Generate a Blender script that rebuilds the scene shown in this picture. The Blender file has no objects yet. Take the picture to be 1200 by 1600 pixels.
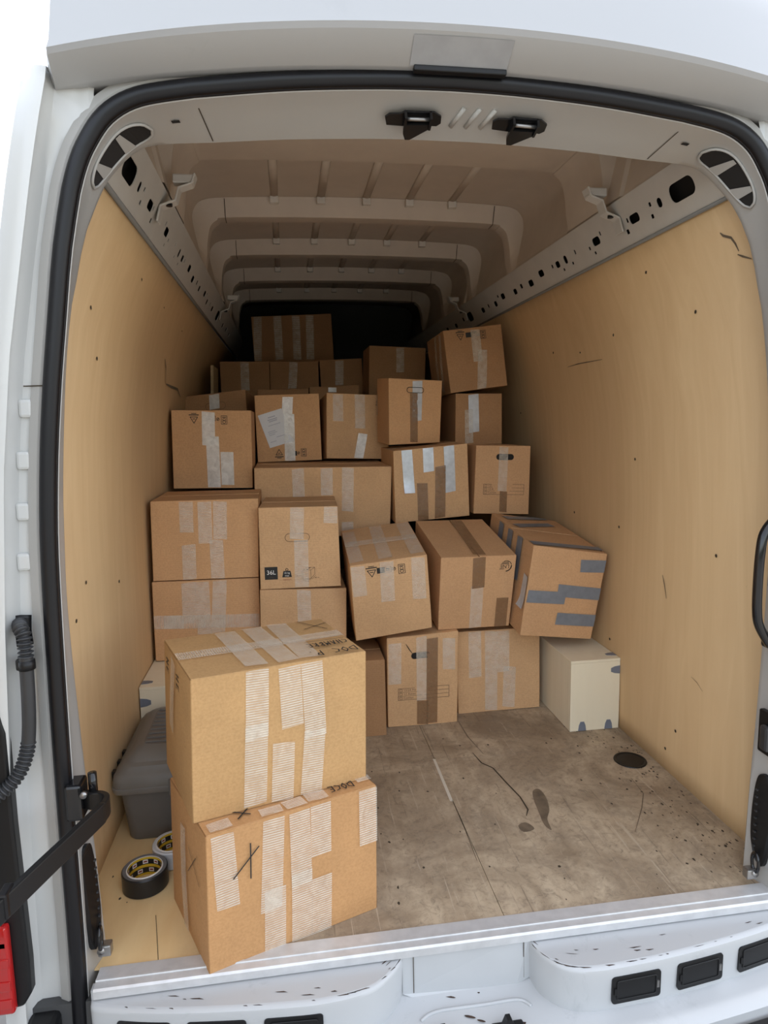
import bpy, bmesh, math, random
from mathutils import Vector, Matrix
random.seed(7)
SC = bpy.context.scene
COL = SC.collection

# ------------------------------------------------------------------ camera
def look_axes(yaw, pitch, roll):
    f = Vector((math.sin(yaw) * math.cos(pitch), math.cos(yaw) * math.cos(pitch), -math.sin(pitch)))
    r = Vector((math.cos(yaw), -math.sin(yaw), 0))
    d = f.cross(r)
    c, s = math.cos(roll), math.sin(roll)
    return c * r + s * d, -s * r + c * d, f
cam_data = bpy.data.cameras.new('camera')
cam = bpy.data.objects.new('camera', cam_data)
COL.objects.link(cam)
r_, d_, f_ = look_axes(0.1430, 0.1340, 0.0188)
m = Matrix((r_, -d_, -f_)).transposed().to_4x4()
m.translation = Vector((-0.3471, -1.370, 1.1903))
cam.matrix_world = m
cam_data.sensor_fit = 'HORIZONTAL'
cam_data.sensor_width = 36.0
cam_data.lens = 36.0 * 1036.6 / 1200.0
cam_data.clip_start = 0.02
SC.camera = cam

# ------------------------------------------------------------------ world, sun, exposure
W = bpy.data.worlds.new('sky'); SC.world = W
W.use_nodes = True
nt = W.node_tree; nt.nodes.clear()
sky = nt.nodes.new('ShaderNodeTexSky')
sky.sky_type = 'NISHITA'; sky.sun_disc = False
sky.sun_elevation = math.radians(38); sky.sun_rotation = math.radians(50)
sky.air_density = 1.0; sky.dust_density = 2.5; sky.ozone_density = 1.0
mixc = nt.nodes.new('ShaderNodeMix'); mixc.data_type = 'RGBA'
mixc.inputs['Factor'].default_value = 0.35
mixc.inputs['B'].default_value = (7.2, 7.0, 6.6, 1)
bg = nt.nodes.new('ShaderNodeBackground'); bg.inputs['Strength'].default_value = 0.30
wo = nt.nodes.new('ShaderNodeOutputWorld')
nt.links.new(sky.outputs[0], mixc.inputs['A'])
nt.links.new(mixc.outputs['Result'], bg.inputs['Color'])
nt.links.new(bg.outputs[0], wo.inputs[0])
sun_d = bpy.data.lights.new('sun', 'SUN'); sun_d.energy = 5.0; sun_d.angle = math.radians(0.6)
sun_d.color = (1.0, 0.95, 0.86)
sun = bpy.data.objects.new('sun', sun_d); COL.objects.link(sun)
sun.location = (11, 10, 13.4)
sun.rotation_euler = Vector((-0.55, -0.50, -0.67)).to_track_quat('-Z', 'Y').to_euler()
SC.view_settings.view_transform = 'Standard'
SC.view_settings.look = 'None'
SC.view_settings.exposure = 0.92
SC.view_settings.gamma = 1.0
SC.view_settings.use_curve_mapping = False

# ------------------------------------------------------------------ materials
def new_mat(name):
    mt = bpy.data.materials.new(name); mt.use_nodes = True
    t = mt.node_tree; t.nodes.clear()
    o = t.nodes.new('ShaderNodeOutputMaterial')
    b = t.nodes.new('ShaderNodeBsdfPrincipled')
    t.links.new(b.outputs[0], o.inputs[0])
    return mt, t, b
def ramp(t, fac, stops):
    r = t.nodes.new('ShaderNodeValToRGB')
    while len(r.color_ramp.elements) < len(stops): r.color_ramp.elements.new(0.5)
    for e, (p, c) in zip(r.color_ramp.elements, stops):
        e.position = p; e.color = (*c, 1)
    t.links.new(fac, r.inputs[0]); return r.outputs[0]
def coords(t, scale=(1, 1, 1), kind='Object', rot=(0, 0, 0)):
    tc = t.nodes.new('ShaderNodeTexCoord'); mp = t.nodes.new('ShaderNodeMapping')
    mp.inputs['Scale'].default_value = scale; mp.inputs['Rotation'].default_value = rot
    t.links.new(tc.outputs[kind], mp.inputs[0]); return mp.outputs[0]
def noise(t, vec, scale, detail=4, rough=0.55, dist=0.0):
    n = t.nodes.new('ShaderNodeTexNoise'); n.inputs['Scale'].default_value = scale
    n.inputs['Detail'].default_value = detail; n.inputs['Roughness'].default_value = rough
    n.inputs['Distortion'].default_value = dist
    t.links.new(vec, n.inputs['Vector']); return n.outputs['Fac']
def mix(t, fac, a, b, mode='MIX'):
    n = t.nodes.new('ShaderNodeMix'); n.data_type = 'RGBA'; n.blend_type = mode
    for key, v in (('Factor', fac), ('A', a), ('B', b)):
        if hasattr(v, 'is_output'): t.links.new(v, n.inputs[key])
        elif key == 'Factor': n.inputs[key].default_value = v
        else: n.inputs[key].default_value = (*v, 1)
    return n.outputs['Result']
def math_n(t, op, a, b=None):
    n = t.nodes.new('ShaderNodeMath'); n.operation = op
    for i, v in enumerate((a, b)):
        if v is None: continue
        if hasattr(v, 'is_output'): t.links.new(v, n.inputs[i])
        else: n.inputs[i].default_value = v
    return n.outputs[0]
def bump(t, b, h, strength=0.2, dist=0.002):
    n = t.nodes.new('ShaderNodeBump'); n.inputs['Strength'].default_value = strength
    n.inputs['Distance'].default_value = dist
    t.links.new(h, n.inputs['Height']); t.links.new(n.outputs[0], b.inputs['Normal'])
def flat_mat(name, col, rough=0.5, metal=0.0, var=0.0, scale=12, spec=0.5, coat=0.0):
    mt, t, b = new_mat(name)
    b.inputs['Roughness'].default_value = rough; b.inputs['Metallic'].default_value = metal
    b.inputs['Specular IOR Level'].default_value = spec
    b.inputs['Coat Weight'].default_value = coat
    v = coords(t); n = noise(t, v, scale)
    lo = tuple(max(0, c * (1 - var)) for c in col); hi = tuple(min(1, c * (1 + var)) for c in col)
    t.links.new(ramp(t, n, [(0.3, lo), (0.7, hi)]), b.inputs['Base Color'])
    return mt

def cardboard(name, col, seed):
    mt, t, b = new_mat(name)
    b.inputs['Roughness'].default_value = 0.78
    b.inputs['Specular IOR Level'].default_value = 0.25
    v = coords(t)
    big = noise(t, v, 4 + seed, 3)
    fine = noise(t, v, 160, 3, 0.7)
    c = tuple(col)
    base = ramp(t, big, [(0.3, tuple(x * 0.93 for x in c)), (0.7, tuple(x * 1.05 for x in c))])
    spk = ramp(t, fine, [(0.35, (0.88, 0.86, 0.84)), (0.6, (1, 1, 1))])
    t.links.new(mix(t, 1.0, base, spk, 'MULTIPLY'), b.inputs['Base Color'])
    # faint corrugation relief
    flute = coords(t, (1, 1, 1))
    w = t.nodes.new('ShaderNodeTexWave'); w.wave_type = 'BANDS'; w.bands_direction = 'Z'
    w.inputs['Scale'].default_value = 40; w.inputs['Distortion'].default_value = 0.3
    t.links.new(flute, w.inputs['Vector'])
    bump(t, b, math_n(t, 'ADD', math_n(t, 'MULTIPLY', w.outputs['Fac'], 0.35), big), 0.12, 0.003)
    return mt

def tape_mat(name, col, a0, a1, rough, ribs=True, spec=0.6, period=0.0057):
    mt, t, b = new_mat(name)
    uvn = coords(t, (1, 1, 1), 'UV')
    b.inputs['Roughness'].default_value = rough
    b.inputs['Specular IOR Level'].default_value = spec
    sep = t.nodes.new('ShaderNodeSeparateXYZ'); t.links.new(uvn, sep.inputs[0])
    n = noise(t, coords(t), 34, 4, 0.6, 0.8)
    if ribs:
        s = math_n(t, 'SINE', math_n(t, 'MULTIPLY', sep.outputs[1], 2 * math.pi / period))
        s = math_n(t, 'ADD', math_n(t, 'MULTIPLY', s, 0.5), 0.5)
        n2 = ramp(t, n, [(0.25, (0.35,) * 3), (0.6, (1,) * 3)])
        s = math_n(t, 'MULTIPLY', s, n2)
        al = math_n(t, 'ADD', math_n(t, 'MULTIPLY', s, a1 - a0), a0)
        bump(t, b, s, 0.35, 0.0012)
    else:
        al = math_n(t, 'ADD', math_n(t, 'MULTIPLY', n, a1 - a0), a0)
        bump(t, b, n, 0.5, 0.004)
    b.inputs['Base Color'].default_value = (*col, 1)
    t.links.new(al, b.inputs['Alpha'])
    return mt

def plywood(name, c1, c2, dirt, grain=(1, 0.6, 9)):
    mt, t, b = new_mat(name)
    b.inputs['Roughness'].default_value = 0.55; b.inputs['Specular IOR Level'].default_value = 0.3
    g = noise(t, coords(t, (6, 9, 0.7)), 1.6, 5, 0.6, 1.2)
    base = ramp(t, g, [(0.3, c1), (0.55, tuple((x + y) / 2 for x, y in zip(c1, c2))), (0.75, c2)])
    m1 = noise(t, coords(t), 1.7, 4)
    base = mix(t, math_n(t, 'MULTIPLY', m1, dirt), base, (0.40, 0.28, 0.17))
    # fine scuffs: short thin dark scratches
    sc = noise(t, coords(t, (14, 14, 2.2), 'Object', (0.25, 0, 0)), 3.0, 6, 0.75, 2.0)
    sm = ramp(t, sc, [(0.70, (0, 0, 0)), (0.735, (1, 1, 1))])
    base = mix(t, math_n(t, 'MULTIPLY', sm, 0.35), base, (0.10, 0.07, 0.045))
    t.links.new(base, b.inputs['Base Color'])
    bump(t, b, g, 0.08, 0.002)
    return mt

def floor_mat():
    mt, t, b = new_mat('worn plywood floor')
    b.inputs['Roughness'].default_value = 0.62; b.inputs['Specular IOR Level'].default_value = 0.35
    g = noise(t, coords(t, (9, 1.4, 1)), 2.2, 5, 0.6, 0.8)
    base = ramp(t, g, [(0.3, (0.40, 0.305, 0.205)), (0.7, (0.52, 0.415, 0.29))])
    stain = noise(t, coords(t), 3.1, 8, 0.68, 0.7)
    base = mix(t, ramp(t, stain, [(0.42, (0, 0, 0)), (0.62, (0.8,) * 3)]), base, (0.215, 0.155, 0.10))
    grime = noise(t, coords(t), 7.5, 8, 0.75, 0.4)
    base = mix(t, ramp(t, grime, [(0.50, (0, 0, 0)), (0.66, (0.65,) * 3)]), base, (0.25, 0.195, 0.14))
    fine = noise(t, coords(t), 34, 8, 0.8, 1.2)
    base = mix(t, ramp(t, fine, [(0.50, (0, 0, 0)), (0.68, (0.75,) * 3)]), base, (0.17, 0.13, 0.09))
    for rz, sx_, sy_, th_ in ((0.5, 60, 2.2, .64), (-0.35, 70, 2.6, .645), (1.2, 60, 2.4, .65), (-1.15, 55, 2.0, .65)):
        ln = noise(t, coords(t, (sx_ / 10, sy_ / 10, 1), 'Object', (0, 0, rz)), 11, 5, 0.62, 0.5)
        base = mix(t, ramp(t, ln, [(th_, (0, 0, 0)), (th_ + .03, (0.55,) * 3)]), base, (0.15, 0.115, 0.08) if rz > 0 else (0.52, 0.43, 0.32))
    # the strip along the left wall stayed clean, its yellow brightened to stand in for skylight, the rest is worn grey-brown
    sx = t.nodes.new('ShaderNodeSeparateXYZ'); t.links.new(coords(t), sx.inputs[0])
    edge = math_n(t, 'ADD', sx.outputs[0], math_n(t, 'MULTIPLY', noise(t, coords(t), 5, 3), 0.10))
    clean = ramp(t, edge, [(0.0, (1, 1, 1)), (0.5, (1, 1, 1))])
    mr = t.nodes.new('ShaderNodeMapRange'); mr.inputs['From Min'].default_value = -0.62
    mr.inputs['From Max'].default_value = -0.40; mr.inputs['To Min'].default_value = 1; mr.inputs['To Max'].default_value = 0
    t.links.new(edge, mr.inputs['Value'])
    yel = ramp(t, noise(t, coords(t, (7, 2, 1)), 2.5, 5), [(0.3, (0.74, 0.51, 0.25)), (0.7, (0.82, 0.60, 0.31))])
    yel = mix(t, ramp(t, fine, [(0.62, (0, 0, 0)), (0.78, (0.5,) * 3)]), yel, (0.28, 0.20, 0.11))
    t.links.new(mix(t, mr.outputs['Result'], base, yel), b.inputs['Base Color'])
    bump(t, b, fine, 0.12, 0.002)
    return mt

def dirty_paint(name, col, rough=0.32, dirt=0.5, coat=0.3):
    mt, t, b = new_mat(name)
    b.inputs['Roughness'].default_value = rough; b.inputs['Coat Weight'].default_value = coat
    b.inputs['Coat Roughness'].default_value = 0.12
    n = noise(t, coords(t), 6, 7, 0.75, 0.6)
    f = ramp(t, n, [(0.60, (0, 0, 0)), (0.80, (dirt,) * 3)])
    n2 = noise(t, coords(t, (3, 3, 1)), 30, 6, 0.8, 1.5)
    f2 = ramp(t, n2, [(0.70, (0, 0, 0)), (0.74, (dirt,) * 3)])
    c = mix(t, f, col, tuple(x * 0.72 for x in col))
    c = mix(t, f2, c, (0.12, 0.11, 0.10))
    t.links.new(c, b.inputs['Base Color'])
    return mt

M = {}
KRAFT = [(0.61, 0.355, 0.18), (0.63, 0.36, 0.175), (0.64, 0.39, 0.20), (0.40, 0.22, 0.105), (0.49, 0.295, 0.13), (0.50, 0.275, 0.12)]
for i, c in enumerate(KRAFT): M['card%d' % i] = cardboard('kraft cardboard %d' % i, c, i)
M['card_in'] = flat_mat('inner cardboard edge', (0.33, 0.2, 0.1), 0.9, var=0.1)
M['tape_c'] = tape_mat('clear packing tape', (0.84, 0.77, 0.65), 0.17, 0.64, 0.2)
M['tape_s2'] = tape_mat('crinkled clear tape', (0.90, 0.87, 0.80), 0.42, 1.0, 0.14, ribs=False)
M['tape_b'] = tape_mat('brown packing tape', (0.27, 0.15, 0.075), 0.55, 0.85, 0.2, ribs=False)
M['tape_s'] = flat_mat('silver duct tape', (0.50, 0.52, 0.55), 0.32, 0.35, 0.12, 40)
M['tape_g'] = flat_mat('grey duct tape', (0.20, 0.215, 0.24), 0.42, 0.1, 0.1, 40)
M['ink'] = flat_mat('black ink', (0.02, 0.018, 0.016), 0.7)
M['ink_soft'] = flat_mat('brown ink', (0.11, 0.065, 0.035), 0.7)
M['ink_red'] = flat_mat('dark red ink', (0.25, 0.05, 0.03), 0.7)
M['white_print'] = flat_mat('white print', (0.80, 0.76, 0.70), 0.6)
M['paper'] = flat_mat('white paper', (0.72, 0.72, 0.72), 0.7, var=0.03)
M['hole'] = flat_mat('dark opening', (0.012, 0.010, 0.009), 0.9)
M['wall'] = plywood('birch plywood lining', (0.645, 0.425, 0.22), (0.72, 0.495, 0.265), 0.16)
M['wood'] = plywood('pale plywood boxing', (0.80, 0.70, 0.51), (0.86, 0.77, 0.58), 0.05)
M['edge'] = flat_mat('plywood edge', (0.45, 0.33, 0.18), 0.7, var=0.2, scale=60)
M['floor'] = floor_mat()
M['roof'] = flat_mat('painted inner roof', (0.56, 0.48, 0.395), 0.45, var=0.04, spec=0.4)
M['rail'] = flat_mat('grey painted steel rail', (0.58, 0.56, 0.52), 0.4, 0.0, 0.04)
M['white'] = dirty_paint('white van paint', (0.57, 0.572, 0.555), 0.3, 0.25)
M['roof_white_dimmed'] = dirty_paint('white roof paint dimmed for sky glare', (0.38, 0.384, 0.39), 0.3, 0.2)  # same van white, darkened so the sky-facing roof renders less bright
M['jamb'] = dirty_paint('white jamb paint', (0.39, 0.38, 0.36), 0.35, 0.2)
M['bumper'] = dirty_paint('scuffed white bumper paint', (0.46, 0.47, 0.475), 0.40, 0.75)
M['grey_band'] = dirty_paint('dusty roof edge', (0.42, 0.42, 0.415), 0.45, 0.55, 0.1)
M['rubber'] = flat_mat('black rubber seal', (0.006, 0.006, 0.0075), 0.40, var=0.1, spec=0.35)
M['black'] = flat_mat('black plastic', (0.007, 0.007, 0.0075), 0.42, var=0.1, spec=0.35)
M['gloss_black'] = flat_mat('glossy black plastic', (0.008, 0.008, 0.009), 0.16)
M['conduit'] = flat_mat('dark grey conduit', (0.028, 0.029, 0.031), 0.45, var=0.15)
M['alu'] = flat_mat('brushed aluminium', (0.62, 0.62, 0.62), 0.35, 0.35, 0.08, 30)
M['steel'] = flat_mat('worn steel', (0.35, 0.34, 0.33), 0.35, 0.9, 0.15, 30)
M['bin'] = flat_mat('grey plastic', (0.15, 0.145, 0.137), 0.42, var=0.06)
M['bin_lid'] = flat_mat('lighter grey plastic', (0.19, 0.182, 0.168), 0.40, var=0.06)
M['black_tape'] = flat_mat('black adhesive tape', (0.012, 0.013, 0.014), 0.35)
M['tape_side'] = flat_mat('tape roll side', (0.16, 0.16, 0.165), 0.4, var=0.1)
M['white_tape'] = flat_mat('white adhesive tape', (0.62, 0.62, 0.62), 0.35)
M['yellow'] = flat_mat('yellow print', (0.72, 0.47, 0.03), 0.5)
M['red_lens'] = flat_mat('red lamp lens', (0.42, 0.012, 0.012), 0.12, coat=0.6)
M['bracket_grey'] = flat_mat('blue grey corner plate', (0.20, 0.22, 0.27), 0.4, 0.2)
M['dark'] = flat_mat('dark bulkhead', (0.06, 0.06, 0.06), 0.7)
M['ground'] = flat_mat('asphalt', (0.20, 0.19, 0.175), 0.9, var=0.15, scale=3)
M['hedge'] = flat_mat('added unseen hedge', (0.035, 0.045, 0.02), 0.9, var=0.4, scale=2)
M['pad'] = flat_mat('pale sealant', (0.70, 0.66, 0.60), 0.7, var=0.1)
M['patch'] = flat_mat('old adhesive residue', (0.33, 0.33, 0.335), 0.6, var=0.08, scale=20)
M['stain'] = flat_mat('old stain', (0.15, 0.112, 0.075), 0.6, var=0.3, scale=30)
M['pale'] = flat_mat('bare pale wood scratch', (0.62, 0.56, 0.46), 0.6)
M['crack'] = flat_mat('dark crack', (0.05, 0.035, 0.02), 0.8)
M['rust'] = flat_mat('rust and grime', (0.05, 0.028, 0.018), 0.9, var=0.4, scale=60)

# ------------------------------------------------------------------ mesh helpers
def mesh_obj(name, verts, faces, mat, parent=None, smooth=False, uvs=None):
    me = bpy.data.meshes.new(name)
    off = parent_loc(parent)
    me.from_pydata([tuple(Vector(v) - off) for v in verts], [], faces)
    me.update()
    if uvs:
        ul = me.uv_layers.new(name='UVMap')
        for p in me.polygons:
            for li in p.loop_indices:
                ul.data[li].uv = uvs[me.loops[li].vertex_index]
    if mat: me.materials.append(M[mat] if isinstance(mat, str) else mat)
    if smooth:
        for p in me.polygons: p.use_smooth = True
    o = bpy.data.objects.new(name, me); COL.objects.link(o)
    if parent: o.parent = parent
    return o
def parent_loc(p):
    v = Vector((0, 0, 0))
    while p is not None:
        v += p.location; p = p.parent
    return v
def thing(name, loc, label, cat, group=None):
    o = bpy.data.objects.new(name, None); COL.objects.link(o)
    o.empty_display_size = 0.05
    o.location = loc; o['label'] = label; o['category'] = cat
    if group: o['group'] = group
    return o
def tag(o, label, cat, group=None):
    o['label'] = label; o['category'] = cat
    if group: o['group'] = group
    return o
def struct(o, label=None):
    o['kind'] = 'structure'
    if label: o['label'] = label
    return o
def bevel(o, w, seg=2, angle=0.6):
    md = o.modifiers.new('bevel', 'BEVEL'); md.width = w; md.segments = seg
    md.limit_method = 'ANGLE'; md.angle_limit = angle
    return o
def solid(o, t, off=-1):
    md = o.modifiers.new('solid', 'SOLIDIFY'); md.thickness = t; md.offset = off
    return o
def box_vf(x0, x1, y0, y1, z0, z1):
    v = [(x0, y0, z0), (x1, y0, z0), (x1, y1, z0), (x0, y1, z0), (x0, y0, z1), (x1, y0, z1), (x1, y1, z1), (x0, y1, z1)]
    f = [(0, 3, 2, 1), (4, 5, 6, 7), (0, 1, 5, 4), (1, 2, 6, 5), (2, 3, 7, 6), (3, 0, 4, 7)]
    return v, f
def box(name, x0, x1, y0, y1, z0, z1, mat, parent=None, bev=0.0):
    v, f = box_vf(x0, x1, y0, y1, z0, z1)
    o = mesh_obj(name, v, f, mat, parent)
    if bev: bevel(o, bev)
    return o
def catmull(pts, n=6, closed=False):
    P = [Vector(p) for p in pts]; out = []
    N = len(P)
    for i in range(N if closed else N - 1):
        if closed: a, b, c, d = P[i - 1], P[i], P[(i + 1) % N], P[(i + 2) % N]
        else: a, b, c, d = P[max(i - 1, 0)], P[i], P[i + 1], P[min(i + 2, N - 1)]
        for k in range(n):
            t = k / n
            out.append(0.5 * ((2 * b) + (c - a) * t + (2 * a - 5 * b + 4 * c - d) * t * t + (3 * b - a - 3 * c + d) * t ** 3))
    if not closed: out.append(P[-1])
    return out
def loft(name, rows, mat, parent=None, smooth=True, close=False):
    n = len(rows[0]); v = [p for r in rows for p in r]; f = []
    for i in range(len(rows) - 1):
        for j in range(n - 1 + (1 if close else 0)):
            j2 = (j + 1) % n
            f.append((i * n + j, i * n + j2, (i + 1) * n + j2, (i + 1) * n + j))
    o = mesh_obj(name, v, f, mat, parent, smooth)
    if smooth: o.data.set_sharp_from_angle(angle=math.radians(38))
    return o
def tube_vf(path, rad, seg=10, closed=False, caps=True, sx=1.0, upv=None):
    """rad: number or list; sx squashes along the second axis"""
    P = [Vector(p) for p in path]; n = len(P); v = []; f = []
    prev = None
    for i, p in enumerate(P):
        if closed: t = (P[(i + 1) % n] - P[i - 1]).normalized()
        else: t = (P[min(i + 1, n - 1)] - P[max(i - 1, 0)]).normalized()
        ref = upv or (prev if prev is not None else (Vector((0, 0, 1)) if abs(t.z) < 0.9 else Vector((0, 1, 0))))
        ref = Vector(ref)
        a = (ref - t * ref.dot(t)).normalized(); b = t.cross(a)
        prev = a
        r = rad[i] if isinstance(rad, (list, tuple)) else rad
        for k in range(seg):
            ang = 2 * math.pi * k / seg
            v.append(p + a * math.cos(ang) * r + b * math.sin(ang) * r * sx)
    for i in range(n if closed else n - 1):
        i2 = (i + 1) % n
        for k in range(seg):
            k2 = (k + 1) % seg
            f.append((i * seg + k, i * seg + k2, i2 * seg + k2, i2 * seg + k))
    if caps and not closed:
        f.append(tuple(range(seg))[::-1]); f.append(tuple((n - 1) * seg + k for k in range(seg)))
    return v, f
def tube(name, path, rad, mat, parent=None, **k):
    v, f = tube_vf(path, rad, **k)
    return mesh_obj(name, v, f, mat, parent, True)
def plate(name, outer, holes, thick, place, mat, parent=None):
    """flat plate with real holes; place(x, y, z) -> world point"""
    cu = bpy.data.curves.new('tmp', 'CURVE'); cu.dimensions = '2D'; cu.fill_mode = 'BOTH'
    cu.extrude = thick / 2
    for loop in [outer] + holes:
        s = cu.splines.new('POLY'); s.points.add(len(loop) - 1); s.use_cyclic_u = True
        for p, q in zip(s.points, loop): p.co = (q[0], q[1], 0, 1)
    to = bpy.data.objects.new('tmp', cu); COL.objects.link(to)
    dg = bpy.context.evaluated_depsgraph_get(); dg.update()
    me = bpy.data.meshes.new_from_object(to.evaluated_get(dg))
    bpy.data.objects.remove(to); bpy.data.curves.remove(cu)
    off = parent_loc(parent)
    for v in me.vertices: v.co = Vector(place(*v.co)) - off
    me.name = name
    me.materials.clear(); me.materials.append(M[mat])
    o = bpy.data.objects.new(name, me); COL.objects.link(o)
    if parent: o.parent = parent
    return o
def rrect(cx, cy, w, h, r, n=4):
    out = []
    for sx, sy, a0 in ((1, 1, 0), (-1, 1, 90), (-1, -1, 180), (1, -1, 270)):
        for k in range(n + 1):
            a = math.radians(a0 + 90 * k / n)
            out.append((cx + sx * (w / 2 - r) + r * math.cos(a), cy + sy * (h / 2 - r) + r * math.sin(a)))
    return out
_txt = {}
def text_mesh(s):
    if s not in _txt:
        cu = bpy.data.curves.new('tmp', 'FONT'); cu.body = s; cu.align_x = 'CENTER'; cu.align_y = 'CENTER'
        cu.size = 1.0; cu.resolution_u = 3
        to = bpy.data.objects.new('tmp', cu); COL.objects.link(to)
        dg = bpy.context.evaluated_depsgraph_get(); dg.update()
        me = bpy.data.meshes.new_from_object(to.evaluated_get(dg))
        _txt[s] = ([tuple(v.co) for v in me.vertices], [tuple(p.vertices) for p in me.polygons])
        bpy.data.objects.remove(to); bpy.data.curves.remove(cu); bpy.data.meshes.remove(me)
    return _txt[s]
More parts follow.
